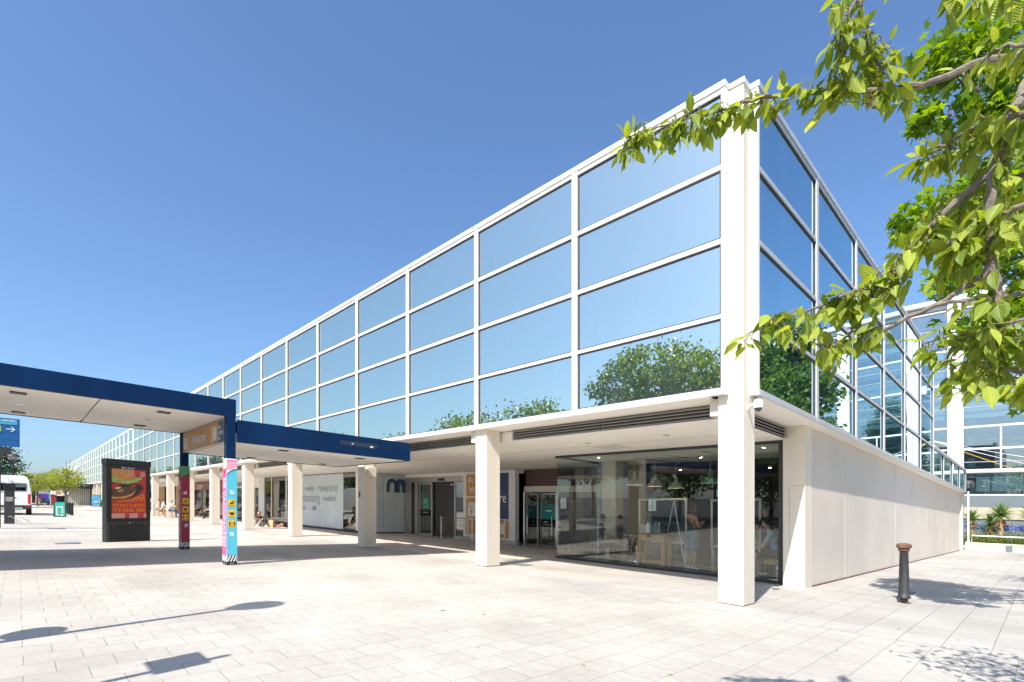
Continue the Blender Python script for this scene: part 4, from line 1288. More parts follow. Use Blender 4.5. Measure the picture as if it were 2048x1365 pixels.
# large blue direction sign
ds = thing('direction_sign', 'large blue road direction sign with a white arrow and green plate', 'road sign', 24.0, -9.6, TOU)
mb = MB(); mb.box(-1.65, 1.65, 0, .10, 3.09, 4.16, 0); mb.box(-1.62, 1.58, -.004, 0, 3.92, 4.12, 1); mb.box(-1.62, 1.6, -.004, 0, 3.895, 3.91, 2); mb.box(-1.62, 1.6, -.004, 0, 3.60, 3.605, 2); mb.box(-1.62, 1.6, -.004, 0, 3.34, 3.345, 2); mb.build('panel', ['signblue', 'signlight', 'navy'], ds, bevel=.01)
mb = MB(); mb.box(.2, 1.14, -.007, 0, 3.64, 3.86, 0); mb.text('PARK', .17, 1.08, 3.68, -.009, 1, 'r', .01); mb.text('road', .17, .98, 3.97, -.009, 1, 'r', .008); mb.box(1.18, 1.33, -.009, 0, 4.06, 4.085, 1); mb.box(1.36, 1.52, -.009, 0, 4.06, 4.085, 1)
mb.box(.3, .92, -.007, 0, 3.38, 3.56, 1); mb.text('P', .18, .6, 3.41, -.009, 2, 'c', .01)
mb.prism([(1.27, 3.735), (1.47, 3.735), (1.39, 3.65), (1.43, 3.65), (1.53, 3.75), (1.43, 3.85), (1.39, 3.85), (1.47, 3.765), (1.27, 3.765)], -.009, 0, 1)
mb.build('sign_wording', ['lime', 'white', 'signblue'], ds)
mb = MB(); mb.prism([(-1.6, 2.72), (1.41, 2.80), (1.41, 3.06), (-1.6, 3.06)], .01, .08); mb.build('lower_panel', 'charcoal', ds)
for x in (-1.0, .55):
    mb = MB(); mb.cyl(x, .16, 0, 4.1, .06, n=12); mb.build('post', 'black', ds, smooth=True)
# red banner on a pole
rb = thing('banner_pole', 'slim dark pole carrying a small red banner', 'banner', 25.0, -8.52, TOU)
mb = MB(); mb.cyl(0, 0, 0, 2.85, .035, n=10); mb.build('pole', 'black', rb, smooth=True)
mb = MB(); mb.prism([(-.75, 2.10), (-.16, 2.17), (-.04, 2.48), (-.75, 2.5)], -.02, 0, 0); mb.ball((-.25, -.02, 2.3), .07, 10, 8, 1, (1, .2, 1)); mb.text('P', .1, -.25, 2.265, -.036, 2, 'c', .004); mb.box(-.5, -.12, -.024, -.02, 2.40, 2.43, 2); mb.box(-.5, -.2, -.024, -.02, 2.15, 2.18, 2); mb.build('banner', ['red', 'signblue', 'white'], rb)

def globe_lamp(name, label, u, v, h, d, group=None, pole='black'):
    t = thing(name, label, 'street lamp', u, v, SITE, group)
    mb = MB(); mb.lathe([(.09, 0), (.09, .5), (.055, .52), (.045, h - .25)], 14); mb.build('pole', pole, t, smooth=True)
    mb = MB(); mb.lathe([(.06, h - .27), (.10, h - .2), (d * .35, h - .10), (d * .36, h - .07)], 18); mb.build('collar', 'charcoal', t, smooth=True)
    mb = MB(); mb.lathe([(d * .30, h - .08), (d * .46, h + .04), (d * .5, h + .14)], 20, cap=False); mb.build('globe', 'lensclear', t, smooth=True)
    mb = MB(); mb.cyl(0, 0, h - .07, h + .10, .05, .04, n=10); mb.build('bulb', 'white', t, smooth=True)
    mb = MB(); mb.lathe([(d * .52, h + .13), (d * .52, h + .17), (d * .45, h + .28), (d * .25, h + .36), (.01, h + .38)], 20); mb.build('lamp_shade', 'charcoal', t, smooth=True)
    return t
globe_lamp('street_lamp', 'dome-shaded globe lamp rising behind the white van, nearer of the pair', 50, -8.26, 3.95, .72, 'dome-shaded street lamps')
globe_lamp('street_lamp', 'smaller dome-shaded lamp further off behind the white van', 68, -10.6, 3.9, .72, 'dome-shaded street lamps')

# A-boards
def aboard(label, u, v, ang, wd, h, face, draw):
    t = thing('pavement_sign', label, 'pavement sign', u, v, ang)
    for sgn, yb in ((-1, -.22), (1, .22)):
        mb = MB()
        mb.frame(-wd / 2, wd / 2, 0.0, h, .045, -.018, .018, 0); mb.box(-wd / 2 + .04, wd / 2 - .04, -.012, .012, .045, h - .045, 1)
        if sgn < 0: draw(mb)
        out = [((x if sgn < 0 else -x), yb * (1 - z / h) + (y if sgn < 0 else -y), z) for x, y, z in mb.v]
        mb.v = out
        mb.build('panel', ['black', face, 'white', 'lettergrey', 'red'], t)
    return t
def dg(mb):
    mb.prism([(-.17, .15), (-.13, .15), (-.13, .60), (.06, .60), (.06, .55), (.17, .62), (.06, .69), (.06, .64), (-.17, .64)], -.016, -.012, 2)
    for k in range(5): mb.box(.06, .19 - .02 * (k % 2), -.0145, -.012, .50 - .06 * k, .52 - .06 * k, 2)
    mb.ball((-.1, -.014, .12), .04, 10, 6, 2, (1, .1, 1)); mb.box(.02, .16, -.0145, -.012, .09, .13, 2)
aboard('green pavement sign with a white bent arrow, in front of three black bollards', 39.75, -6.12, TOU, .58, .97, 'mint', dg)
def db(mb):
    mb.ball((0, -.012, .55), .20, 14, 8, 2, (1, .05, .8)); mb.box(-.2, .2, -.034, -.02, .42, .52, 4)
aboard('small blue pavement sign far off by the arcade columns', 88, -.25, TOU, 1.05, 1.6, 'boardblue', db)
# three black bollards
bo = thing('bollard', 'left black bollard of the row of three behind the green sign', 'bollard', 47.2, -5.36, SITE, 'black bollards behind the green sign')
mb = MB(); mb.lathe([(.085, -.03), (.075, .70), (.10, .72), (.10, .80), (.07, .86), (.01, .88)], 12); mb.build('shaft', 'black', bo, smooth=True)
dup(bo, 45.0, -5.37, SITE, 'middle black bollard of the row of three behind the green sign')
dup(bo, 43.3, -5.33, SITE, 'right black bollard of the row of three behind the green sign')

# far kiosk building with a blue roof edge, stall, trees
F_ = (98, -1.4)
fk = thing('service_building', 'low beige panelled building with a dark blue roof edge beyond the plaza', 'building', *F_)
mb = MB(); mb.ub(97.4, 112, -3.3, -.12, 0, 2.5, 0)
for k in range(14): mb.ub(97.36, 97.41, -3.25 + .23 * k, -3.21 + .23 * k, 0, 2.5, 1)
mb.build('wall', ['fin', 'white'], fk, F_)
mb = MB(); mb.ub(96, 113, -3.6, .1, 2.52, 3.2); mb.build('roof', 'bluedk', fk, F_)
S_ = (84, -5.1)
st = thing('market_stall', 'market stall with an orange and white awning and dark goods', 'market stall', *S_)
mb = MB(); mb.ub(83.2, 85.6, -5.0, -3.4, 1.45, 1.9, 0); mb.ub(83.19, 83.199, -4.6, -4.1, 1.47, 1.88, 1); mb.build('awning', ['white', 'orange'], st, S_)
for v in (-5.0, -3.5):
    for u in (83.3, 85.4):
        mb = MB(); mb.ub(u, u + .06, v, v + .06, 0, 1.45); mb.build('leg', 'black', st, S_)
mb = MB(); mb.ub(83.6, 85.2, -4.6, -3.7, .1, 1.3, 0); mb.ub(83.5, 83.59, -4.95, -4.65, .2, 1.4, 1); mb.ub(83.5, 83.58, -4.6, -4.5, .3, 1.2, 2); mb.build('goods', ['blackm', 'red', 'signblue'], st, S_)
S_ = (88, -6.0)
st = thing('market_stall', 'market stall hung with purple and blue goods behind the seated man', 'market stall', *S_)
mb = MB(); mb.ub(87.2, 89, -6.2, -5.0, 0, .9, 2); mb.ub(87.4, 88.8, -6.1, -5.1, .9, 1.5, 0); mb.ub(87.0, 87.2, -5.4, -5.0, .5, .95, 1); mb.build('goods', ['purple', 'signblue', 'charcoal'], st, S_)
mb = MB(); mb.ub(87.3, 87.5, -6.75, -6.4, 0, 2.2); mb.build('post', 'black', st, S_)
mb = MB(); mb.prism([(-87.5, 1.9), (-87.3, 1.9), (-87.3, 2.0), (-87.5, 2.0)], -6.4, -5.6); mb.build('arm', 'black', st, S_)
mb = MB(); mb.ub(86.9, 89.2, -7.6, -6.8, 1.35, 1.6); mb.build('awning', 'white', st, S_)

tree('street_tree', 'yellow-green street tree with bare top twigs in front of the far facade', 60, -4.85, 3.95, 1.5, (1.35, 1.5, 1.05), 'leafyel', 21, 60, 46, .13, .2, 'yellow-green trees at the far end', tr=.09)
tb = MB()
for (a, b, c) in ((-.1, .4, 4.9), (.2, .7, 4.6), (-.2, 1.3, 4.5), (.1, 0.1, 4.75)): tb.tube([(0, .1, 2.6), (a * .5, b * .6, 3.6), (a, b, c)], [.05, .03, .008], 5)
bpy.data.objects['street_tree'] and tb.build('twig', 'bark', bpy.data.objects['street_tree'], smooth=True)
tree('street_tree', 'rounder green street tree behind the white van', 80, -6.4, 4.1, 1.4, (1.7, 1.8, 1.25), 'leafyel', 23, 70, 46, .15, .26, 'yellow-green trees at the far end', tr=.1)
tree('street_tree', 'paler green street tree between the van and the far facade', 92, -4.6, 4.6, 1.5, (1.8, 1.9, 1.4), 'leafdk', 25, 70, 46, .16, .28, 'yellow-green trees at the far end', tr=.1)
tree('conifer', 'dark evergreen tree behind the blue road sign', 70, -10.0, 6.4, .8, (2.3, 2.6, 2.6), 'leafcon', 27, 90, 60, .24, .35, None, tr=.14)
for k, (u, v, h) in enumerate(((120, -14, 7), (135, -9, 6.5), (150, -17, 8))):
    tree('street_tree', ['broad green tree on the horizon at left', 'low green tree on the horizon, middle of three', 'farthest green tree on the horizon'][k], u, v, h, 1.8, (3.2, 3.6, h * .36), 'leafdk', 30 + k, 60, 40, .30, .5, 'trees on the horizon', tr=.16)
# green waste stand far away
gs = thing('litter_stand', 'small green-topped stand on black legs far along the arcade', 'stand', 84, .22)
mb = MB(); mb.box(-.5, .5, -.42, .42, .62, 1.0); mb.build('bin', 'greenw', gs, bevel=.03)
for x in (-.38, .38):
    for y in (-.3, .3):
        mb = MB(); mb.box(x - .05, x + .05, y - .05, y + .05, 0, .62); mb.build('leg', 'black', gs)
# ---------------------------------------------------------------- people
def seg_d(p, a, b):
    ab = b - a
    t = max(0, min(1, (p - a).dot(ab) / max(ab.length_squared, 1e-9)))
    return (p - (a + ab * t)).length, t

def person(label, u, v, ang, J, cols, hair, group=None, z=0.0, sleeve=.55, leg='pants', hairlong=0.0, mask=None, sub=1, s=1.0):
    """J: joint positions in metres, figure faces -y. cols: skin, top, bottom, shoe materials"""
    t = thing('person', label, 'person', u, v, ang, group, z)
    J = {k: Vector(q) * s for k, q in J.items()}
    bm = bmesh.new()
    sk = bm.verts.layers.skin.verify()
    vs, segs = {}, []
    def vert(k, p, r, r2=None):
        x = bm.verts.new(p); x[sk].radius = (r * s, (r2 or r) * s); vs[k] = x; return x
    def link(a, b, kind):
        bm.edges.new((vs[a], vs[b])); segs.append((vs[a].co.copy(), vs[b].co.copy(), kind))
    pel, nk, hd = J['pelvis'], J['neck'], J['head']
    vert('pelvis', pel, .135, .12); vs['pelvis'][sk].use_root = True
    sp = pel.lerp(nk, .42); vert('waist', sp, .118, .10)
    ch = pel.lerp(nk, .74); vert('chest', ch, .135, .115)
    vert('neck', nk, .052); link('pelvis', 'waist', 'top'); link('waist', 'chest', 'top'); link('chest', 'neck', 'top')
    up = (hd - nk).normalized()
    fw = J.get('face', Vector((0, -1, 0))).normalized()
    hc = hd
    vert('jaw', hc - up * .055 * s + fw * .018 * s, .066); vert('skull', hc + up * .045 * s - fw * .006 * s, .088, .094); vert('crownv', hc + up * .10 * s - fw * .01 * s, .062)
    link('neck', 'jaw', 'skin'); link('jaw', 'skull', 'skin'); link('skull', 'crownv', 'skin')
    for sd in 'lr':
        S_ = J['sh_' + sd]; E1 = J['el_' + sd]; Wr = J['wr_' + sd]
        vert('sh' + sd, S_, .062); vert('el' + sd, E1, .043); vert('wr' + sd, Wr, .029)
        link('chest', 'sh' + sd, 'top'); link('sh' + sd, 'el' + sd, 'arm'); link('el' + sd, 'wr' + sd, 'fore')
        d = (Wr - E1).normalized(); hd_ = J.get('hand_' + sd, d).normalized()
        pm = Wr + hd_ * .06 * s
        vert('pm' + sd, pm, .034, .018); link('wr' + sd, 'pm' + sd, 'skin')
        side = hd_.cross(Vector((0, 0, 1)) if abs(hd_.z) < .8 else Vector((0, 1, 0))).normalized()
        curl = side.cross(hd_) * (1 if side.cross(hd_).z < 0 else -1)
        for q in range(4):
            o = side * (.024 - .016 * q) * s
            ln = (.062, .074, .068, .052)[q] * s
            k1 = pm + o + hd_ * (.045 * s)
            k2 = k1 + hd_ * ln * .5 + curl * ln * .15; k3 = k2 + hd_ * ln * .35 + curl * ln * .35
            vert('a%d' % q + sd, k1, .010); vert('b%d' % q + sd, k2, .009); vert('c%d' % q + sd, k3, .007)
            link('pm' + sd, 'a%d' % q + sd, 'skin'); link('a%d' % q + sd, 'b%d' % q + sd, 'skin'); link('b%d' % q + sd, 'c%d' % q + sd, 'skin')
        k1 = Wr + hd_ * .035 * s + side * .038 * s; k2 = k1 + hd_ * .035 * s + side * .015 * s + curl * .015 * s
        vert('ta' + sd, k1, .012); vert('tb' + sd, k2, .009); link('wr' + sd, 'ta' + sd, 'skin'); link('ta' + sd, 'tb' + sd, 'skin')
        H_ = J['hip_' + sd]; Kn = J['kn_' + sd]; An = J['an_' + sd]; To = J['to_' + sd]
        vert('hp' + sd, H_, .098); vert('kn' + sd, Kn, .062); vert('cf' + sd, Kn.lerp(An, .3), .058); vert('an' + sd, An, .038)
        link('pelvis', 'hp' + sd, 'bottom'); link('hp' + sd, 'kn' + sd, 'thigh'); link('kn' + sd, 'cf' + sd, 'shin'); link('cf' + sd, 'an' + sd, 'shin')
        fd = (To - An); heel = An - Vector((fd.x, fd.y, 0)).normalized() * .045 * s; heel.z = To.z + .012 * s
        vert('he' + sd, heel, .032); vert('ft' + sd, An.lerp(To, .6) + Vector((0, 0, -.01)), .038, .03); vert('to' + sd, To, .03, .024)
        link('an' + sd, 'he' + sd, 'shoe'); link('an' + sd, 'ft' + sd, 'shoe'); link('ft' + sd, 'to' + sd, 'shoe')
    me = bpy.data.meshes.new('body')
    bm.to_mesh(me); bm.free()
    o = bpy.data.objects.new('tmpbody', me); C.objects.link(o)
    m1 = o.modifiers.new('skin', 'SKIN'); m1.use_smooth_shade = True; m1.branch_smoothing = .3
    m2 = o.modifiers.new('sub', 'SUBSURF'); m2.levels = sub; m2.render_levels = sub
    dg = bpy.context.evaluated_depsgraph_get()
    ev = o.evaluated_get(dg)
    nm = bpy.data.meshes.new_from_object(ev)
    bpy.data.objects.remove(o)
    nm.name = 'body'
    nm.materials.clear()
    for c in cols: nm.materials.append(M[c])
    idx = []
    for p in nm.polygons:
        c = Vector(p.center); best = None
        for a, b, kd in segs:
            d, tt = seg_d(c, a, b)
            if best is None or d < best[0]: best = (d, tt, kd)
        kd, tt = best[2], best[1]
        k = 0
        if kd == 'top': k = 1
        elif kd == 'arm': k = 1 if tt < sleeve else 0
        elif kd == 'fore': k = 1 if sleeve > 1.5 else 0
        elif kd == 'bottom': k = 2
        elif kd == 'thigh': k = 2 if (leg == 'pants' or tt < .85) else 0
        elif kd == 'shin': k = 2 if leg == 'pants' else 0
        elif kd == 'shoe': k = 3
        if kd == 'top' and sleeve < 0:            # strapped top: shoulders and upper back bare
            lim = pel.lerp(nk, .66)
            if (c - lim).dot((nk - pel).normalized()) > 0: k = 0
        idx.append(k)
    nm.polygons.foreach_set('material_index', idx)
    nm.polygons.foreach_set('use_smooth', [True] * len(nm.polygons))
    body = bpy.data.objects.new('body', nm); C.objects.link(body); body.parent = t
    # face details
    rt = fw.cross(up).normalized()
    fm = MB()
    fm.ball(hc + fw * .092 * s - up * .012 * s, .016 * s, 8, 6, 0, (.8, 1, 1.4))
    for q in (-1, 1):
        fm.ball(hc + fw * .074 * s + rt * .031 * s * q + up * .012 * s, .010 * s, 8, 6, 1)
        fm.ball(hc + rt * .088 * s * q - up * .005 * s, .022 * s, 8, 6, 0, (.5, .8, 1.3))
    fm.ball(hc + fw * .078 * s - up * .055 * s, .016 * s, 8, 5, 2, (1.3, .5, .4))
    fm.build('face', [cols[0], 'blackm', 'tomato'], t, smooth=True)
    if mask:
        mm = MB(); mm.ball(hc + fw * .055 * s - up * .045 * s, .066 * s, 12, 8, 0, (1.05, .95, .8)); mm.build('face_mask', mask, t, smooth=True)
    if hair:
        hm = MB()
        base = hc + up * .050 * s - fw * .022 * s
        loops = []
        n, mrows = 14, 7
        hb = bmesh.new()
        bmesh.ops.create_uvsphere(hb, u_segments=16, v_segments=12, radius=.0935 * s)
        rndh = random.Random(int(abs(u * 100)) + 3)
        for q in hb.verts:
            p = q.co.copy()
            f = p.dot(fw) / (.0935 * s)
            k = 1.0 + rndh.uniform(-.05, .05)
            if hairlong and p.z < 0 and f < .25:
                p.z -= hairlong * min(1, -p.z / (.06 * s)); p.x *= 1.05; p.y *= 1.05
            q.co = p * k
        dele = [q for q in hb.verts if (q.co.dot(fw) > .045 * s and q.co.z < .055 * s) or (not hairlong and q.co.z < -.045 * s)]
        bmesh.ops.delete(hb, geom=dele, context='VERTS')
        hme = bpy.data.meshes.new('hair'); hb.to_mesh(hme); hb.free()
        hme.materials.append(M[hair])
        hme.polygons.foreach_set('use_smooth', [True] * len(hme.polygons))
        ho = bpy.data.objects.new('hair', hme); C.objects.link(ho); ho.parent = t; ho.location = base
        sm = ho.modifiers.new('thick', 'SOLIDIFY'); sm.thickness = .006
    return t

M['hairbr'] = mat('brown_hair', (.09, .035, .02), .55, 0, .3, 30)
M['hairdk'] = mat('dark_hair', (.018, .014, .012), .5, 0, .3, 30)
M['hairred'] = mat('ginger_hair', (.32, .09, .03), .55, 0, .3, 30)
M['hairgrey'] = mat('grey_hair', (.42, .40, .38), .6, 0, .3, 30)
M['skirt'] = mat('blue_patterned_cloth', (.10, .17, .26), .85, 0, .6, 26)
M['navycl'] = mat('navy_cotton', (.025, .035, .07), .9, 0, .1, 6)
M['whitecl'] = mat('white_cotton', (.76, .75, .74), .9, 0, .06, 6)
M['greencl'] = mat('dark_green_cotton', (.03, .07, .06), .9, 0, .1, 6)
M['tealcl'] = mat('light_blue_cotton', (.16, .44, .58), .9, 0, .06, 6)
M['denim'] = mat('denim', (.09, .13, .20), .9, 0, .15, 9)
M['stripe'] = mat('striped_cotton', (.62, .62, .68), .9, 0, .2, 40)
M['khaki'] = mat('grey_shorts', (.36, .34, .31), .9, 0, .1, 6)
M['maskw'] = mat('white_mask', (.78, .80, .80), .9)
M['maskb'] = mat('blue_mask', (.35, .58, .66), .9)

def stand(phone=True, lean=0.0):
    J = dict(pelvis=(0, 0, .93), neck=(0, .01 - lean, 1.42), head=(0, -.03 - lean, 1.575),
             sh_l=(-.165, .02 - lean, 1.36), sh_r=(.165, .02 - lean, 1.36), hip_l=(-.085, 0, .89), hip_r=(.085, 0, .89),
             kn_l=(-.09, -.01, .49), kn_r=(.095, -.02, .49), an_l=(-.09, .03, .085), an_r=(.10, .03, .085), to_l=(-.10, -.13, .03), to_r=(.12, -.13, .03))
    if phone:
        J.update(el_l=(-.21, -.06, 1.10), wr_l=(-.05, -.26, 1.20), el_r=(.23, -.06, 1.09), wr_r=(.10, -.27, 1.20), face=(.05, -1, -.35))
    else:
        J.update(el_l=(-.23, -.08 - lean, 1.10), wr_l=(-.16, -.32 - lean, 1.08), el_r=(.23, -.08 - lean, 1.10), wr_r=(.16, -.32 - lean, 1.12), face=(0, -1, -.4))
    return J
def sit(h=.47, lean=.02, fold=True, look=(0, -1, 0), spread=.12):
    return dict(pelvis=(0, 0, h + .10), neck=(0, -lean, h + .60), head=(0, -.04 - lean * 1.2, h + .755), face=look,
                sh_l=(-.175, -lean * .8, h + .545), sh_r=(.175, -lean * .8, h + .545), el_l=(-.235, -.10 - lean, h + .27), el_r=(.235, -.10 - lean, h + .27),
                wr_l=(-.06 if fold else -.16, -.30 - lean, h + .19), wr_r=(.06 if fold else .16, -.31 - lean, h + .2),
                hip_l=(-.09, -.03, h + .08), hip_r=(.09, -.03, h + .08), kn_l=(-spread, -.46, h + .06), kn_r=(spread, -.46, h + .07),
                an_l=(-spread, -.40, .085), an_r=(spread, -.44, .085), to_l=(-spread - .02, -.57, .03), to_r=(spread + .02, -.61, .03))
def ground_sit(lean=.05):
    return dict(pelvis=(0, 0, .12), neck=(0, -.14 - lean, .60), head=(0, -.22 - lean, .74), face=(0, -1, -.5),
                sh_l=(-.165, -.12 - lean, .545), sh_r=(.165, -.12 - lean, .545), el_l=(-.20, -.30, .40), el_r=(.20, -.30, .40), wr_l=(-.05, -.50, .47), wr_r=(.06, -.51, .47),
                hip_l=(-.09, -.02, .11), hip_r=(.09, -.02, .11), kn_l=(-.13, -.36, .43), kn_r=(.13, -.38, .41), an_l=(-.11, -.56, .075), an_r=(.12, -.58, .075), to_l=(-.12, -.71, .03), to_r=(.14, -.73, .03))
def recline():
    return dict(pelvis=(0, 0, .12), neck=(0, .30, .48), head=(0, .30, .64), face=(0, -1, -.1),
                sh_l=(-.17, .26, .44), sh_r=(.17, .26, .44), el_l=(-.25, .36, .22), el_r=(.24, .04, .34), wr_l=(-.22, .44, .04), wr_r=(.16, -.16, .46),
                hip_l=(-.09, -.02, .11), hip_r=(.09, -.02, .11), kn_l=(-.11, -.44, .15), kn_r=(.10, -.42, .24), an_l=(-.11, -.84, .07), an_r=(.09, -.80, .07), to_l=(-.13, -.90, .16), to_r=(.12, -.87, .16))
# heading helpers: a figure faces local -y
F_TOFACADE = SITE + PI        # looks into the building (+v)
F_OUT = SITE                  # looks out to the plaza (-v)
F_LEFT = TOU + PI             # looks down the arcade (+u)
F_RIGHT = TOU                 # looks towards the corner (-u)

# inside the salon
person('woman seen from behind in black strappy top and blue skirt inside the salon', 3.02, 4.35, F_TOFACADE - .55, stand(), ['skin2', 'black', 'skirt', 'whitecl'], 'hairbr', None, 0, -1, 'shorts', .15, sub=2)
sk_ = bpy.data.objects['person']
mb = MB(); mb.lathe([(.15, 1.02), (.175, .92), (.195, .68), (.20, .52)], 18, cap=False)
mb.build('skirt', 'skirt', sk_, smooth=True)
mb = MB(); mb.tube([(.09, -.075, 1.30), (.085, .0, 1.425), (.05, .11, 1.27)], .008); mb.tube([(-.09, -.075, 1.30), (-.085, .0, 1.425), (-.05, .11, 1.27)], .008); mb.build('strap', 'black', sk_)
ph = thing('phone', 'dark phone held by the woman in the black top', 'phone', 3.02, 4.35, F_TOFACADE - .55)
mb = MB(); mb.box(-.01, .065, -.385, -.375, 1.21, 1.35); mb.build('case', 'black', ph, bevel=.004)
person('seated man in a black t-shirt and white face mask behind the salon glass', 6.15, 4.75, F_RIGHT + .75, sit(.46, .03, True, (.1, -1, -.05)), ['skin', 'blackm', 'khaki', 'charcoal'], 'hairdk', None, 0, .6, 'shorts', 0, 'maskw', 2)
person('seated man in a dark shirt and blue face mask beside the salon pillar', 5.75, 5.15, F_RIGHT + .9, sit(.46, .0, True, (0, -1, 0)), ['skin2', 'browndk', 'charcoal', 'black'], 'hairdk', None, 0, .7, 'pants', 0, 'maskb', 1)
person('stylist in dark green standing behind the right-hand salon pane', 1.60, 5.6, F_LEFT - .4, stand(False, .10), ['skin2', 'greencl', 'black', 'black'], 'hairdk', None, 0, .6, 'pants')
person('seated man in light blue t-shirt and black mask at the right end of the salon', 1.02, 4.45, F_LEFT + .2, sit(.48, .16, False, (0, -1, -.55)), ['skin', 'tealcl', 'black', 'whitecl'], 'hairdk', None, 0, .55, 'shorts', 0, 'blackm', 2)
person('seated customer in a dark gown beyond the standing woman in the salon', 3.0, 6.2, F_OUT + .5, sit(.5, .02), ['skin', 'greencl', 'greencl', 'black'], 'hairdk', None, 0, 2, 'pants')

# seated on the paving by the shop window
person('red-haired person in black sitting on the paving by the shop window looking at a phone', 25.95, 1.45, F_RIGHT - .9, ground_sit(), ['skin', 'blackm', 'khaki', 'whitecl'], 'hairred', None, 0, .5, 'pants', .05, sub=1)
person('person reclining on the paving with bare legs stretched out, mostly behind a column', 24.75, 2.5, F_LEFT + .75, recline(), ['skin2', 'charcoal', 'browndk', 'browndk'], 'hairdk', None, 0, .5, 'shorts', 0, sub=1)
bg_ = thing('paper_bag', 'brown paper carrier bag standing beside the red-haired person on the paving', 'bag', 25.75, 1.85, SITE + .5)
mb = MB(); mb.ring([[(-.17, -.10, 0), (.17, -.10, 0), (.17, .10, 0), (-.17, .10, 0)], [(-.175, -.105, .18), (.175, -.105, .18), (.175, .105, .18), (-.175, .105, .18)], [(-.17, -.06, .40), (.17, -.06, .40), (.17, .06, .40), (-.17, .06, .40)]], 0, False)
mb.add([(-.17, -.10, 0.004), (.17, -.10, 0.004), (.17, .10, 0.004), (-.17, .10, 0.004)], [(0, 1, 2, 3)]); mb.build('body', 'kraft', bg_)
mb = MB(); mb.tube([(-.08, -.06, .40), (-.06, -.06, .48), (.06, -.06, .48), (.08, -.06, .40)], .006); mb.build('handle', 'kraft', bg_)

# ---- cafe furniture
def chair_proto(name, label, u, v, ang, m='alu', group=None):
    t = thing(name, label, 'chair', u, v, ang, group)
    mb = MB(); mb.box(-.21, .21, -.21, .21, .44, .47); mb.build('seat', m, t, bevel=.01)
    mb = MB(); mb.box(-.20, .20, .20, .235, .55, .86); mb.build('backrest', m, t, bevel=.012)
    for x in (-.18, .18):
        for y in (-.18, .18):
            mb = MB(); mb.tube([(x, y, .455), (x * 1.12, y * 1.15, 0)], .016, 6); mb.build('leg', m, t)
        mb = MB(); mb.tube([(x, .2, .44), (x, .225, .84)], .014, 6); mb.build('back_post', m, t)
    return t
def table_proto(name, label, u, v, h=.73, m='alu', group=None):
    t = thing(name, label, 'table', u, v, SITE, group)
    mb = MB(); mb.cyl(0, 0, h - .03, h, .36, n=20); mb.build('tabletop', m, t, smooth=True)
    mb = MB(); mb.cyl(0, 0, .03, h - .03, .035, n=10); mb.build('pedestal', m, t, smooth=True)
    mb = MB(); mb.lathe([(.24, 0), (.22, .03), (.04, .05)], 16); mb.build('base', m, t, smooth=True)
    return t
GC, GT, GP = 'cafe chairs along the arcade', 'cafe tables along the arcade', 'people at the cafe tables'
ch0 = chair_proto('cafe_chair', 'light timber cafe chair under the man in the mauve shirt', 49.6, .05, F_RIGHT + .8, 'wood', GC)
for (u, v, a, lb) in ((46.3, .05, F_TOFACADE, 'light timber cafe chair under the woman in white'), (43.9, -.02, F_TOFACADE, 'light timber cafe chair under the man in the striped shirt'),
                      (40.9, -.1, F_TOFACADE, 'light timber cafe chair under the man in white next to the wrapped post'), (42.6, .85, F_OUT, 'empty timber cafe chair at the near outdoor table'),
                      (47.2, 2.5, F_OUT, 'cafe chair of the diner in navy under the arcade'), (45.3, 2.45, F_OUT, 'cafe chair of the middle diner under the arcade'), (43.6, 2.35, F_OUT + .5, 'cafe chair of the grey-haired diner under the arcade'),
                      (44.6, 1.2, F_TOFACADE, 'pale empty cafe chair with its back to the plaza under the arcade'), (39.2, 2.2, F_OUT, 'cafe chair behind the pink face of the wrapped post')):
    dup(ch0, u, v, a, lb, GC)
tb0 = table_proto('cafe_table', 'round cafe table between the people in white and mauve', 47.8, .65, .73, 'wood', GT)
dup(tb0, 43.2, .72, SITE, 'round cafe table in front of the man in the striped shirt', GT)
dup(tb0, 45.3, 1.75, SITE, 'round cafe table of the diners under the arcade', GT)
P1 = sit(.45, .10, True)
person('balding man in a mauve shirt at the farthest outdoor cafe table', 49.6, .05, F_RIGHT + .8, P1, ['skin', 'pink_shirt', 'navycl', 'charcoal'], 'hairgrey', GP, 0, .6)
person('woman in a white strappy top seen from behind at the outdoor cafe table', 46.3, .05, F_TOFACADE, sit(.45, .08), ['skin', 'whitecl', 'whitecl', 'offwhite'], 'hairbr', GP, 0, -1, 'shorts')
person('man in a white striped shirt seen from behind at the outdoor cafe table', 43.9, -.02, F_TOFACADE, sit(.45, .08), ['skin', 'stripe', 'khaki', 'browndk'], 'hairdk', GP, 0, .7, 'shorts')
person('man in a white shirt and jeans half hidden by the crimson wrapped post', 40.9, -.1, F_TOFACADE, sit(.45, .08), ['skin', 'whitecl', 'denim', 'charcoal'], 'hairgrey', GP, 0, .7)
person('diner in a navy top seated under the arcade', 47.2, 2.5, F_OUT, sit(.45, .12), ['skin', 'navycl', 'black', 'black'], 'hairdk', GP, 0, 2)
person('dark-haired diner in teal trousers seated in the middle under the arcade', 45.3, 2.45, F_OUT + .3, sit(.45, .04), ['skin', 'denim', 'greencl', 'black'], 'hairdk', GP, 0, .7)
person('grey-haired diner with crossed arms seated at the right under the arcade', 43.6, 2.35, F_OUT + .5, sit(.45, .0), ['skin', 'grey', 'charcoal', 'browndk'], 'hairgrey', GP, 0, .7)
person('diner glimpsed just left of the pink vaccination post', 39.2, 2.2, F_OUT, sit(.45, .04), ['skin', 'tealcl', 'black', 'black'], 'hairdk', GP, 0, .7)
person('man in an orange t-shirt sitting with his back to the plaza by the market stall', 80.5, -6.3, F_LEFT, sit(.32, .14), ['skin', 'orangecl', 'whitecl', 'browndk'], 'hairgrey', None, 0, .6, 'shorts')
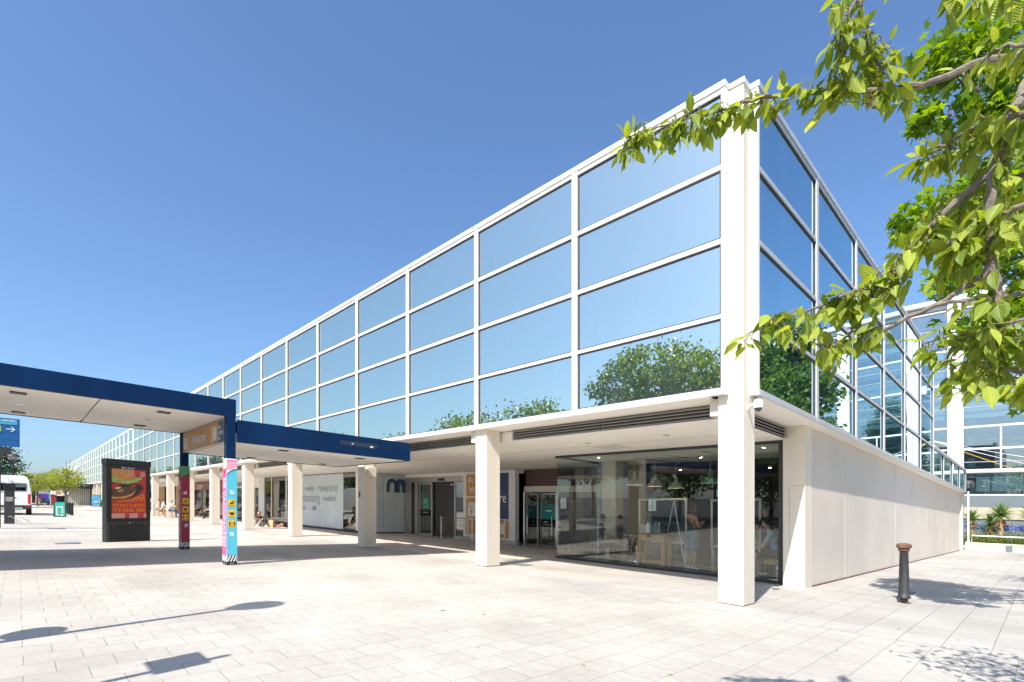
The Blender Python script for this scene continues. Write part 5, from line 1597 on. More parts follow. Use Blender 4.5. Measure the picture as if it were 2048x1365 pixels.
bs = thing('bench', 'low stone bench under the man in orange', 'bench', 80.5, -6.3, F_LEFT)
mb = MB(); mb.box(-.8, .8, -.2, .25, .26, .34); mb.build('seat', 'stone', bs, bevel=.01)
for x in (-.6, .6):
    mb = MB(); mb.box(x - .08, x + .08, -.16, .2, 0, .26); mb.build('leg', 'stone', bs)
# ---------------------------------------------------------------- salon furniture
def pendant(label, u, v, zb, m, d=.46):
    t = thing('pendant_lamp', label, 'pendant lamp', u, v, SITE, 'pendant lamps in the salon')
    mb = MB(); mb.lathe([(d * .5, zb), (d * .5, zb + .015), (d * .46, zb + .05), (d * .33, zb + .12), (d * .17, zb + .17), (d * .13, zb + .20), (d * .14, zb + .215), (d * .11, zb + .235), (d * .10, zb + .30), (d * .05, zb + .33), (.008, zb + .34)], 24, cap=False)
    mb.build('lamp_shade', m, t, smooth=True)
    mb = MB(); mb.tube([(0, 0, zb + .33), (0, 0, 3.01)], .006, 6); mb.build('cord', 'alu', t)
    mb = MB(); mb.ball((0, 0, zb + .06), .035, 10, 8); mb.build('bulb', 'bulb', t, smooth=True)
    return t
pendant('grey enamel pendant lamp nearest the salon pillar', 4.75, 4.42, 2.19, 'lampgrey')
pendant('grey enamel pendant lamp, second from the salon pillar', 4.55, 5.15, 2.19, 'lampgrey')
pendant('grey enamel pendant lamp furthest from the salon pillar, right of the other grey ones', 4.2, 5.7, 2.17, 'lampgrey')
pendant('dark green enamel pendant lamp behind the standing woman', 2.52, 4.3, 2.20, 'lampgreen', .5)
def track(label, u0, v0, u1, v1):
    t = thing('lighting_track', label, 'lighting track', u0, v0, SITE, 'ceiling tracks in the salon')
    mb = MB(); mb.tube([(-u0, v0, 2.95), (-u1, v1, 2.95)], .016, 6); mb.build('bar', 'alu', t, (u0, v0))
    for f in (.05, .5, .95):
        mb = MB(); u, v = u0 + (u1 - u0) * f, v0 + (v1 - v0) * f; mb.tube([(-u, v, 2.95), (-u, v, 3.018)], .008, 6); mb.build('bracket', 'alu', t, (u0, v0))
track('long thin metal ceiling track over the left pendant lamps', 4.75, 4.42, 4.35, 6.2)
track('short thin metal ceiling track over the right pendant lamp', 2.6, 4.0, 2.2, 5.2)
track('short ceiling track in the middle of the salon', 3.7, 4.4, 3.5, 5.1)
# console table
ct = thing('console_table', 'oak console table with a dark top just inside the salon window', 'table', 4.10, 4.35)
mb = MB(); mb.box(-.42, .42, -.21, .21, .84, .88); mb.build('tabletop', 'woodtop', ct, bevel=.005)
mb = MB(); mb.box(-.38, .38, -.18, .18, .70, .84); mb.build('apron', 'wood', ct)
for x in (-.36, .36):
    for y in (-.16, .16):
        mb = MB(); mb.box(x - .045, x + .045, y - .045, y + .045, 0, .70); mb.build('leg', 'wood', ct)
mb = MB(); mb.box(-.31, .31, -.17, -.12, .10, .17); mb.build('rail', 'wood', ct)
def bottle(name, label, x, body, cap, h, r_, m, mc):
    t = thing(name, label, 'bottle', 4.10 - x, 4.35, SITE, None, .88)
    mb = MB(); mb.lathe([(r_, 0), (r_, h * .72), (r_ * .8, h * .82), (r_ * .35, h * .86), (r_ * .35, h * .9)], 14); mb.build('body', m, t, smooth=True)
    mb = MB(); mb.cyl(0, 0, h * .9, h, r_ * .4, n=10); mb.build('cap', mc, t, smooth=True)
    return t
bottle('bottle', 'white plastic bottle at the left end of the console table', -.19, 0, 0, .30, .055, 'white', 'white')
bottle('bottle', 'small clear bottle between the white bottle and the red-capped one', -.06, 0, 0, .20, .03, 'lensclear', 'steel')
bottle('bottle', 'clear bottle with a red cap on the console table', .04, 0, 0, .34, .05, 'lensclear', 'red')
bottle('bottle', 'clear bottle with a white label on the console table', .14, 0, 0, .29, .055, 'lensclear', 'white')
bottle('bottle', 'dark bottle at the right end of the console table', .26, 0, 0, .24, .04, 'black', 'black')
# mirrors
def mirror(label, u0, u1, v, z0, z1):
    t = thing('salon_mirror', label, 'mirror', (u0 + u1) / 2, v, SITE, 'white-framed salon mirrors')
    w_ = (u1 - u0) / 2
    mb = MB(); mb.frame(-w_, w_, z0, z1, .06, -.03, .03); mb.build('frame', 'offwhite', t, bevel=.006)
    mb = MB(); mb.box(-w_ + .06, w_ - .06, 0, .02, z0 + .06, z1 - .06); mb.build('glass', 'vanglass', t)
    for x in (-w_ + .05, w_ - .05):
        mb = MB(); mb.box(x - .03, x + .03, -.02, .25, 0, z0); mb.build('foot', 'offwhite', t)
mirror('white-framed salon mirror behind the console table', 3.95, 5.55, 5.9, .55, 1.88)
mirror('white-framed salon mirror right of the standing woman', 1.9, 3.25, 5.9, .55, 1.88)
# silver tripod stand
tp = thing('tripod_stand', 'silver tripod stand behind the console table', 'stand', 3.85, 4.95)
for k, (x, y) in enumerate(((-.18, -.05), (.22, -.08), (.05, .22))):
    mb = MB(); mb.tube([(0, 0, 1.80), (x, y, .8), (x * 1.9, y * 1.9, 0)], .016, 8); mb.build('leg', 'steel', tp, smooth=True)
mb = MB(); mb.box(-.07, .11, -.03, .03, 1.78, 1.82); mb.build('head', 'steel', tp)
# notices on the glass
nt_ = thing('notice', 'white printed notice stuck inside the glass above the console table', 'notice', 3.67, 3.53, SITE, 'paper notices on the salon glass')
mb = MB(); mb.box(-.105, .105, -.003, 0, 1.475, 1.775); mb.build('sheet', 'paper', nt_)
mb = MB(); mb.box(-.02, .02, -.005, -.0035, 1.72, 1.745); mb.box(-.06, .06, -.005, -.0035, 1.665, 1.685)
for k in range(6): mb.box(-.08, .08 - .03 * (k % 2), -.005, -.0035, 1.62 - .022 * k, 1.63 - .022 * k)
mb.build('print', 'lettergrey', nt_)
n2 = dup(nt_, 6.6, 3.53, SITE, 'blank-looking paper notice stuck inside the far left of the salon glass')
for (u, v, z, lb) in ((5.35, 5.28, 1.2, 'cream paper pinned on the salon pillar, upper of two'),):
    pass
# salon chair with a gown over the back, bench for waiting
sc_ = thing('salon_chair', 'chrome salon chair with black seat', 'chair', 5.12, 5.1, F_OUT - .6)
mb = MB(); mb.box(-.24, .24, -.24, .22, .46, .54); mb.build('seat', 'black', sc_, bevel=.02)
mb = MB(); mb.box(-.22, .22, .2, .27, .6, 1.0); mb.build('backrest', 'black', sc_, bevel=.03)
for x in (-.27, .27):
    mb = MB(); mb.tube([(x, .24, .46), (x, .22, .74), (x, -.24, .74), (x, -.28, .30), (x, .0, .2)], .016, 8); mb.build('armrest', 'chrome', sc_, smooth=True)
mb = MB(); mb.cyl(0, 0, .04, .46, .035, n=10); mb.build('pedestal', 'chrome', sc_, smooth=True)
mb = MB(); mb.box(-.24, .24, -.30, -.24, .12, .16); mb.lathe([(.27, 0), (.26, .03), (.05, .045)], 20); mb.build('base', 'chrome', sc_, smooth=True)
tw = thing('gown', 'pale grey gown draped over the salon chair', 'gown', 5.12, 5.1, F_OUT - .6)
mb = MB()
n = 9
lo = []
for k, (y, z) in enumerate(((.145, .55), (.16, .8), (.18, 1.0), (.235, 1.06), (.29, 1.0), (.315, .7), (.34, .35))):
    lo.append([(-.25 + .5 * i / n + .015 * math.sin(i * 2.1 + k), y + .014 * math.sin(i * 1.7 + k * .8), z + .02 * math.sin(i * 1.1)) for i in range(n + 1)])
vs = [p for l in lo for p in l]
mb.add(vs, [(a * (n + 1) + i, a * (n + 1) + i + 1, (a + 1) * (n + 1) + i + 1, (a + 1) * (n + 1) + i) for a in range(len(lo) - 1) for i in range(n)])
o = mb.build('cloth', 'grey', tw, smooth=True); sm = o.modifiers.new('thick', 'SOLIDIFY'); sm.thickness = .012
wb = thing('waiting_bench', 'low dark bench carrying the two seated men in masks', 'bench', 5.95, 4.98, F_RIGHT + .82)
mb = MB(); mb.box(-.62, .62, -.18, .26, .38, .455); mb.build('seat', 'black', wb, bevel=.02)
for x in (-.8, .8):
    mb = MB(); mb.box(x - .04, x + .04, -.12, .2, 0, .36); mb.build('leg', 'black', wb)
rs_ = thing('salon_chair', 'salon chair with a tan leather seat under the man in light blue', 'chair', 1.02, 4.45, F_LEFT + .2)
mb = MB(); mb.box(-.27, .27, -.26, .24, .34, .475); mb.build('seat', 'tan', rs_, bevel=.03)
mb = MB(); mb.cyl(0, 0, .04, .34, .05, n=12); mb.build('pedestal', 'steel', rs_, smooth=True)
mb = MB(); mb.box(-.1, .1, -.52, -.2, .10, .14); mb.lathe([(.26, 0), (.25, .03), (.06, .045)], 20); mb.build('base', 'steel', rs_, smooth=True)
cs = thing('salon_chair', 'salon chair under the customer in the dark gown', 'chair', 3.0, 6.2, F_OUT + .5)
mb = MB(); mb.box(-.27, .27, -.24, .24, .36, .495); mb.build('seat', 'black', cs, bevel=.03)
mb = MB(); mb.box(-.25, .25, .18, .26, .5, .95); mb.build('backrest', 'black', cs, bevel=.03)
mb = MB(); mb.cyl(0, 0, .0, .36, .06, .05, n=12); mb.build('pedestal', 'steel', cs, smooth=True)
rc = thing('reception_counter', 'dark reception counter at the back of the salon', 'counter', 3.6, 8.0)
mb = MB(); mb.box(-1.6, 1.2, -.3, .3, 0, 1.05, 0); mb.box(-1.65, 1.25, -.35, .35, 1.05, 1.10, 1); mb.build('counter', ['browndk', 'woodtop'], rc, bevel=.01)
sn = thing('wall_screen', 'dim blue screen on the back wall of the salon', 'screen', 3.9, 8.95)
M['screen'] = mat('screen', (.02, .05, .09), .3, emit=(.10, .22, .34), estr=.5)
mb = MB(); mb.box(-.6, .6, -.05, 0, 1.9, 2.35, 0); mb.build('casing', 'black', sn)
mb = MB(); mb.box(-.56, .56, -.054, -.051, 2.08, 2.32); mb.build('display', 'screen', sn)
for k, (u, v) in enumerate(((5.9, 4.3), (3.4, 5.6), (1.3, 4.4), (1.0, 6.0), (4.9, 7.3), (2.3, 7.6))):
    t = thing('spotlight', 'small lit ceiling spotlight in the salon', 'spotlight', u, v, SITE, 'lit spotlights in the salon ceiling')
    zc = 3.018 if v < 6.5 else 2.858
    mb = MB(); mb.cyl(0, 0, zc - .012, zc, .05, n=12); mb.build('rim', 'white', t)
    mb = MB(); mb.cyl(0, 0, zc - .016, zc - .0125, .035, n=10); mb.build('bulb', 'bulb', t)

# ---------------------------------------------------------------- right-hand side
bl = thing('bollard', 'old black iron bollard with a rusty mushroom head on the side path', 'bollard', -1.52, 2.95)
mb = MB(); mb.lathe([(.062, -.04), (.062, .085)], 16, m=0); mb.box(-.03, .045, -.075, -.05, .01, .06, 1); mb.lathe([(.10, .0), (.10, .006)], 14); mb.build('base', ['rust', 'blackm'], bl)
mb = MB(); mb.lathe([(.095, .085), (.098, .11), (.084, .13), (.078, .20), (.062, .86), (.062, .89)], 20); mb.build('shaft', 'iron', bl, smooth=True)
mb = MB(); mb.lathe([(.075, .89), (.083, .90), (.08, .925), (.073, .935), (.104, .945), (.108, .955), (.108, .995), (.098, 1.01), (.06, 1.025), (.01, 1.03)], 22); mb.build('head', 'rust', bl, smooth=True)

# dome camera on the corner column, second dome under the soffit
def dome(label, u, v, z, arm=True):
    t = thing('security_camera', label, 'camera', u, v, SITE, None, z)
    mb = MB(); mb.lathe([(.062, -.09), (.068, -.06), (.07, -.01), (.055, .03), (.01, .045)], 18); mb.build('housing', 'white', t, smooth=True)
    mb = MB(); mb.ball((0, 0, -.095), .052, 16, 10); mb.build('lens_dome', 'vanglass', t, smooth=True)
    if arm:
        mb = MB(); mb.tube([(0, 0, -.02), (-.14, .10, -.02), (-.22, .16, -.06)], .028, 8); mb.box(-.27, -.21, .10, .22, -.17, .02); mb.build('bracket', 'white', t, smooth=True)
    return t
dome('white dome security camera on a bracket on the corner column', -.21, .02, 3.11)
dome('small dome camera under the soffit just left of the corner column', .75, 1.0, 3.0, False)

# flood light at the end of the upper glazing, wires
fl = thing('floodlight', 'square floodlight on a short arm at the end of the upper side glazing', 'floodlight', -.42, 18.3, SITE)
mb = MB(); mb.ring([[(-.16, -.05, 6.62), (.22, -.05, 6.62), (.22, -.05, 6.98), (-.16, -.05, 6.98)], [(-.12, .1, 6.68), (.18, .1, 6.68), (.18, .1, 6.94), (-.12, .1, 6.94)]]); mb.build('housing', 'alu', fl)
mb = MB(); mb.box(-.13, .19, -.056, -.051, 6.65, 6.95); mb.build('glass', 'offwhite', fl)
mb = MB(); mb.tube([(.03, .05, 6.64), (-.1, .06, 6.5), (-.24, .06, 6.44), (-.30, .04, 6.46)], .012, 6); mb.tube([(-.30, .02, 6.66), (-.02, .02, 6.64)], .02, 6); mb.build('cable', 'black', fl)
for k, (z0, z1, uu, m_, lb) in enumerate(((4.72, 3.25, -7.5, 'white', 'upper white wire strung from the side wing across to the right'), (4.71, 2.6, -7.4, 'white', 'lower white wire strung from the side wing across to the right'), (4.70, 1.9, -7.0, 'yellow', 'yellow wire strung from the side wing across to the right'))):
    t = thing('overhead_wire', lb, 'wire', -.14, 18.3, SITE, None)
    mb = MB(); pts = []
    for i in range(13):
        f = i / 12
        pts.append((.14 + (-uu - .14) * f, 18.3 + 1.2 * f, z0 + (z1 - z0) * f - .25 * math.sin(PI * f)))
    mb.tube(pts, .009, 5); mb.build('wire', m_, t, (-.14, 18.3))

# planter, rail, shrubs, yuccas
P_ = (-2.5, 32.6)
pl = thing('planter_wall', 'low cream planter wall at the end of the side path', 'planter', *P_)
mb = MB(); mb.ub(-14, .05, 32.0, 32.22, -.05, .46); mb.ub(-14, .05, 32.23, 35.5, -.05, .32, 1); mb.ub(-1.95, -1.65, 31.99, 31.999, .02, .38, 2); mb.build('wall', ['cream', 'bark', 'greyp'], pl, P_)
rl = thing('handrail', 'low white rail in front of the planter', 'rail', -2.5, 31.9)
mb = MB(); mb.tube([(.25, 31.85, 0), (.25, 31.85, .86), (12, 31.85, .86)], .035, 8)
for u in (-4, -8): mb.tube([(-u, 31.85, 0), (-u, 31.85, .84)], .03, 8)
mb.build('rail', 'white', rl, (-2.5, 31.9), smooth=True)
rs2 = np.random.RandomState(4)
def shrub(label, u, v, rx, ry, h, mat_, seed, n=900, size=.10):
    t = thing('shrub', label, 'shrub', u, v, SITE, 'shrubs in the planter', .3)
    r_ = np.random.RandomState(seed)
    P = r_.normal(0, 1, (n, 3)); P /= np.linalg.norm(P, axis=1)[:, None]; P *= (r_.rand(n, 1) ** .4) * np.array([rx, ry, h * .55]); P[:, 2] = np.abs(P[:, 2] + h * .25)
    D = P / (np.linalg.norm(P, axis=1)[:, None] + .1) + r_.normal(0, .5, (n, 3))
    leaves_mesh('foliage', P, D, r_.normal(0, 1, (n, 3)), np.full(n, size), np.full(n, size * .45), DIAM, mat_, t, seed)
    mb = MB()
    for k in range(5):
        a = k * 1.3; mb.tube([(0, 0, -.05), (rx * .4 * math.cos(a), ry * .4 * math.sin(a), h * .5)], [.02, .006], 5)
    mb.build('stem', 'bark', t)
    return t
for k, (u, lb) in enumerate(((-.1, 'leafy shrub at the left end of the planter'), (-.95, 'yellowish shrub left of the tall yucca'), (-1.75, 'bright shrub right of the tall yucca'), (-2.5, 'shrub at the right edge of the planter'), (-3.6, 'shrub beyond the right edge of the planter'))):
    shrub(lb, u, 32.7 + .2 * (k % 2), .62, .45, .95, 'hedge', 50 + k)
    t = shrub(['blue-flowered plant behind the leftmost shrub', 'blue-flowered plant behind the yellowish shrub', 'blue-flowered plant behind the bright shrub', 'blue-flowered plant behind the right-edge shrub', 'blue-flowered plant beyond the planter edge'][k], u - .3, 33.5, .6, .3, 1.45, 'hedge', 70 + k, 400)
    n = 260
    r_ = np.random.RandomState(90 + k)
    P = np.stack([r_.uniform(-.6, .6, n), r_.uniform(-.3, .2, n), r_.uniform(.92, 1.22, n)], 1)
    leaves_mesh('flower', P, r_.normal(0, 1, (n, 3)), r_.normal(0, 1, (n, 3)), np.full(n, .085), np.full(n, .07), DIAM, 'petal', t, 3)
def yucca(label, u, v, h, r_, seed, n=120):
    t = thing('yucca', label, 'yucca', u, v, SITE, 'yuccas in the planter', .3)
    mb = MB(); mb.tube([(0, 0, -.05), (.03, .02, h * .45), (0, 0, h * .62)], [.12, .10, .08], 9); mb.build('trunk', 'straw', t, smooth=True)
    rs = np.random.RandomState(seed)
    def head(zc, rr, n, seed2):
        el = rs.uniform(-.55, 1.45, n); az = rs.uniform(0, 2 * PI, n)
        D = np.stack([np.cos(el) * np.cos(az), np.cos(el) * np.sin(az), np.sin(el)], 1)
        P = np.tile([0, 0, zc], (n, 1)) + rs.normal(0, .03, (n, 3))
        return P, D, rr * rs.uniform(.8, 1.1, n)
    P, D, L_ = head(h * .66, r_, n, 1)
    sh = ([(0, -.5, 0), (0, .5, 0), (.5, -.5, .02), (.5, .5, .02), (1, 0, -.06)], [(0, 2, 3, 1), (2, 4, 3)])
    leaves_mesh('rosette', P, D, rs.normal(0, .3, (n, 3)) + [0, 0, 1], L_, np.full(n, .055), sh, 'yucca', t, seed)
    P, D, L_ = head(h * .55, r_ * .6, 50, 1); D[:, 2] = -np.abs(D[:, 2]) - .6
    leaves_mesh('dry_leaves', P, D, rs.normal(0, 1, (50, 3)), L_, np.full(50, .06), sh, 'straw', t, seed)
    return t
yucca('tallest yucca with a dry brown trunk skirt in the planter', -1.42, 33.0, 2.75, .85, 61, 170)
yucca('shorter yucca left of the tallest one', -1.0, 33.2, 1.85, .75, 62)
yucca('slim yucca beside the lamp post', -.15, 33.4, 2.3, .68, 63)
yucca('yucca cut off by the right edge of the picture', -2.75, 33.0, 2.7, .85, 64, 150)
yucca('yucca beyond the right edge of the planter', -4.2, 33.3, 2.4, .8, 65)
globe_lamp('street_lamp', 'white lamp post with a dark dome shade at the end of the side wing', -.06, 32.0 + .35, 3.72, .55, None, 'white')

# ---------------------------------------------------------------- glazed building at the back
V = 37.0
A_ = (0, V)
ab = thing('atrium_building', 'tall glazed building with white columns closing the side path', 'building', *A_)
def ap(name, mats, *boxes, parent=None, bevel=0.0):
    mb = MB()
    for b in boxes: mb.ub(*b)
    return mb.build(name, mats, parent or ab, A_, bevel=bevel)
ap('roof', 'white', (-40, 7, V - .5, V + 14, 16.25, 16.55), bevel=.02)
ap('cornice', 'white', (-40, 7, V - .12, V + .2, 15.75, 15.85), (-40, 7, V - .1, V + .2, 15.95, 16.2))
ap('ribbed_soffit', 'rib', (-40, 7, V + .9, V + 1.0, 8.6, 13.9))
mb = MB()
for k in range(235): mb.ub(-40 + .2 * k, -40 + .2 * k + .09, V + .86, V + .899, 8.65, 13.85)
mb.build('ribbed_soffit', 'rib', ab, A_)
ap('spandrel', 'white', (-40, 7, V + .3, V + .5, 13.9, 14.3), (-40, 7, V + .5, V + .6, 12.55, 12.7))
for k, u in enumerate((5.1, .92, -3.3, -7.5, -11.7, -15.9, -20.1, -24.3)):
    ap('column', 'white', (u - .40, u - .09, V - .35, V + .25, 5.1, 16.2), (u + .09, u + .40, V - .35, V + .25, 5.1, 16.2), (u - .089, u + .089, V - .30, V + .2, 5.1, 16.2), bevel=.01)
    ap('pillar', 'greyp', (u - .95, u - .55, V + .35, V + .8, 0, 8.4))
tr_z = (6.45, 7.9, 10.8, 13.1)
for z in tr_z: ap('transom', 'white', (-40, 7, V - .06, V + .1, z - .06, z + .06))
ap('beam', 'offwhite', (-40, 7, V - .42, V - .05, 4.85, 5.1), bevel=.06)
for k in range(11):
    u = 5.1 - 4.2 * k
    for (z0, z1) in ((5.1, 6.39), (6.51, 7.84), (7.96, 10.74), (10.86, 13.04), (13.16, 15.7)):
        if k > 8: continue
        ap('window_pane', 'atrium', (u - 3.79, u - .41, V - .01, V + .01, z0, z1))
    ap('window_frame', 'white', (u - 2.2, u - 2.12, V - .04, V + .04, 5.1, 7.84), (u - 3.79, u - .41, V - .03, V + .03, 3.42, 3.5))
    if k <= 8: ap('window_pane', 'atrium', (u - 3.79, u - .41, V - .01, V + .01, 3.5, 4.85))
ap('spandrel', 'greyp', (-40, 7, V - .02, V + .3, 2.65, 3.42))
ap('wall', 'fin', (-40, 7, V - .05, V + .3, 1.9, 2.65), (-40, 7, V + .0, V + .3, 0, .4))
ap('garage_panel', 'greyp', (-40, 7, V + .02, V + .3, .4, 1.9))
ap('floor_slab', 'white', (-40, 7, V + 2.2, V + 13, 7.95, 8.3), (-40, 7, V + 4, V + 13, 5.3, 5.55))
ap('inner_wall', 'rib', (-40, 7, V + 9, V + 9.2, 0, 16)); ap('inner_wall', 'rib', (-40, 7, V + 2.4, V + 2.5, 2.4, 5.25))  # second, pale sheet added close behind the glass to brighten the low panes
for z in (5.6, 9.2, 10.0, 11.8, 12.5, 14.6): ap('glazing_bar', 'alu', (-40, 7, V - .03, V + .05, z - .025, z + .025))
for z in (5.75, 6.1, 6.8, 7.2): ap('balustrade', 'alu', (-40, 7, V + 1.6, V + 1.66, z, z + .05))

# ---------------------------------------------------------------- things only seen by their reflection or shadow
tree('plane_tree', 'broad green tree across the plaza mirrored in the first glass bay', 13.4, -21.5, 11.1, 3.0, (4.7, 4.2, 3.5), 'leafdk', 41, 190, 72, .26, .42, 'trees along the far side of the plaza')
tree('plane_tree', 'green tree across the plaza mirrored low in the second glass bay', 22.5, -19.0, 8.2, 2.6, (3.2, 3.2, 2.7), 'leafdk', 42, 100, 55, .26, .45, 'trees along the far side of the plaza')
for k, (u, h) in enumerate(((31, 8.6), (43, 7.6), (56, 8.8), (70, 8.4), (86, 9.2), (104, 9.0))):
    tree('plane_tree', ['mirrored green tree behind the lower walkway roof', 'third mirrored tree along the glass', 'mirrored tree beside the welcome sign', 'mirrored tree right of the kiosk', 'mirrored tree above the kiosk', 'farthest tree mirrored in the long facade'][k], u, -20 - (k % 2), h, 2.5, (3.6, 3.4, h * .34), 'leafdk', 43 + k, 90, 45, .30, .5, 'trees along the far side of the plaza')
for k, (u, v, h, lb) in enumerate(((-1, -19, 7.6, 'low green tree mirrored at the right end of the salon glass'), (5.5, -22, 8.0, 'low green tree mirrored in the middle of the salon glass'), (-9, -17, 7.2, 'green tree far behind the viewer mirrored in the narrow salon pane'), (17, -23, 7.5, 'green tree mirrored behind the covered walkway'), (-18, -20, 8.2, 'rearmost green tree behind the viewer'), (11.5, -27, 7.0, 'small tree filling the gap behind the two nearest mirrored trees'))):
    tree('plane_tree', lb, u, v, h, 1.6, (3.6, 3.2, h * .40), 'leafdk', 150 + k, 80, 50, .30, .5, 'trees along the far side of the plaza')
tree('lime_tree', 'dense green tree beside the side path mirrored in the wing glass', -7.0, 22.0, 12.6, 2.2, (2.4, 2.5, 5.0), 'leafdk', 49, 210, 70, .26, .38)
# ---------------------------------------------------------------- cherry tree overhanging the path, maple behind it
def at(px, py, d):
    """point at distance d in front of the viewer, given in photograph pixels"""
    return Vector(((px - 1024) / 1025.7 * d, d, 1.34 + (1022.9 - py) / 1025.7 * d))
ct_ = world_thing('cherry_tree', 'cherry tree with long-leaved branches hanging in from the right edge', 'tree', Vector((2.75, 1.5, -SL * 2.75)))
RX, RY, RZ = ct_.location
def loc(p): return (p[0] - RX, p[1] - RY, p[2] - RZ)
branches = [
    ([(2140, 60, 1.75), (2048, 108, 1.8), (1960, 125, 1.82), (1880, 160, 1.85), (1800, 178, 1.9), (1700, 183, 1.95), (1590, 187, 2.0), (1500, 200, 2.05), (1440, 222, 2.08), (1370, 240, 2.1), (1300, 258, 2.12), (1250, 278, 2.13)], .017, .002, 88, .33),
    ([(1700, -120, 1.9), (1715, 0, 1.9), (1735, 60, 1.9), (1748, 105, 1.9), (1768, 150, 1.9)], .008, .004, 26, 0.0),
    ([(1760, -90, 1.8), (1700, 20, 1.85), (1680, 70, 1.88), (1690, 120, 1.9), (1700, 150, 1.9)], .006, .002, 22, .1),
    ([(2200, -40, 1.6), (2060, 170, 1.6), (2010, 260, 1.6), (1990, 330, 1.6), (1978, 440, 1.6), (1985, 520, 1.6), (1998, 600, 1.6), (2008, 680, 1.6)], .019, .009, 22, .2),
    ([(2010, 330, 1.6), (1945, 375, 1.65), (1870, 445, 1.7), (1800, 520, 1.76), (1758, 568, 1.8), (1687, 590, 1.86), (1648, 612, 1.9), (1560, 641, 1.95), (1500, 665, 2.0)], .014, .0025, 62, .12),
    ([(1985, 525, 1.6), (1965, 553, 1.62), (1931, 576, 1.65), (1866, 612, 1.7), (1770, 658, 1.8), (1718, 660, 1.85), (1680, 680, 1.88), (1652, 694, 1.9), (1625, 684, 1.93)], .012, .0022, 24, .5),
    ([(2045, 588, 1.6), (1953, 599, 1.63), (1866, 612, 1.7)], .007, .005, 6, .2),
    ([(2008, 678, 1.6), (1960, 674, 1.65), (1900, 672, 1.72), (1850, 688, 1.78)], .007, .002, 22, .1),
    ([(2120, 740, 1.55), (2048, 740, 1.55), (2000, 738, 1.6), (1950, 722, 1.65), (1905, 738, 1.7)], .008, .002, 22, .1),
    ([(2120, -60, 1.4), (2048, -25, 1.4), (1960, -20, 1.42), (1870, -15, 1.45)], .010, .003, 18, .1),
    ([(2120, 230, 1.45), (2048, 225, 1.5), (1960, 250, 1.6), (1890, 290, 1.7), (1850, 300, 1.75)], .010, .003, 24, .1),
    ([(2120, 420, 1.45), (2048, 410, 1.5), (1990, 440, 1.58), (1920, 480, 1.65), (1880, 520, 1.7)], .010, .003, 24, .1),
    ([(2120, 330, 1.55), (2048, 350, 1.6), (1960, 380, 1.7), (1880, 430, 1.75), (1830, 470, 1.8)], .010, .003, 22, .1),
    ([(2130, 620, 1.5), (2048, 640, 1.5), (2010, 650, 1.55), (1980, 640, 1.6)], .008, .003, 14, .1),
    ([(2120, 120, 1.45), (2048, 90, 1.5), (1990, 100, 1.55), (1940, 150, 1.6)], .008, .003, 12, .1),
]
rc_ = np.random.RandomState(12)
P_, D_, N_, L_ = [], [], [], []
PT = MB()
for pts, r0, r1, nl, skip in branches:
    W3 = [at(*p) for p in pts]
    # smooth the path
    path = []
    for i in range(len(W3) - 1):
        p0, p1, p2, p3 = W3[max(i - 1, 0)], W3[i], W3[i + 1], W3[min(i + 2, len(W3) - 1)]
        for k in range(4):
            t = k / 4
            q = .5 * ((2 * p1) + (-p0 + p2) * t + (2 * p0 - 5 * p1 + 4 * p2 - p3) * t * t + (-p0 + 3 * p1 - 3 * p2 + p3) * t ** 3)
            path.append(q + Vector(rc_.normal(0, .0035, 3)))
    path.append(W3[-1])
    n = len(path)
    mb = MB()
    mb.tube([loc(p) for p in path], [r0 + (r1 - r0) * (i / (n - 1)) ** .8 for i in range(n)], 8)
    mb.build('branch', 'barkgrey', ct_, smooth=True)
    # leaves in small tufts on short spurs
    k = 0
    while k < nl:
        f = skip + (1 - skip) * rc_.rand()
        i = min(int(f * (n - 1)), n - 2)
        base = path[i].lerp(path[i + 1], rc_.rand())
        dirb = (path[i + 1] - path[i]).normalized()
        spur = Vector(rc_.normal(0, .024, 3)) + Vector((0, 0, -.008))
        PT.tube([loc(base), loc(base + spur)], [.0022, .0014], 4)
        m = rc_.randint(3, 6)
        for _ in range(m):
            o = base + spur + Vector(rc_.normal(0, .006, 3))
            out = Vector(rc_.normal(0, 1, 3)); out.z = 0
            out.normalize()
            d = (out * rc_.uniform(.15, .85) + dirb * rc_.uniform(-.1, .5) + Vector((0, 0, -rc_.uniform(.25, 1.1)))).normalized()
            if rc_.rand() < .12: d.z = abs(d.z) * .5
            pet = o + d * rc_.uniform(.014, .028)
            PT.tube([loc(o), loc(pet)], [.0011, .0009], 3)
            P_.append(loc(pet)); D_.append(d)
            N_.append(Vector((rc_.normal(0, .55), rc_.normal(0, .55), 1)) + out * .55)
            L_.append(rc_.uniform(.044, .088) if rc_.rand() > .35 else rc_.uniform(.020, .044))
        k += 1
L_ = np.array(L_)
CH = ([(0, 0, 0), (.25, 0, -.015), (.55, 0, -.02), (.82, 0, -.05), (1, 0, -.12),
       (.10, -.24, .03), (.28, -.46, .06), (.55, -.48, .055), (.80, -.26, .0), (.10, .24, .03), (.28, .46, .06), (.55, .48, .055), (.80, .26, .0)],
      [(0, 1, 6, 5), (1, 2, 7, 6), (2, 3, 8, 7), (3, 4, 8), (0, 9, 10, 1), (1, 10, 11, 2), (2, 11, 12, 3), (3, 12, 4)])
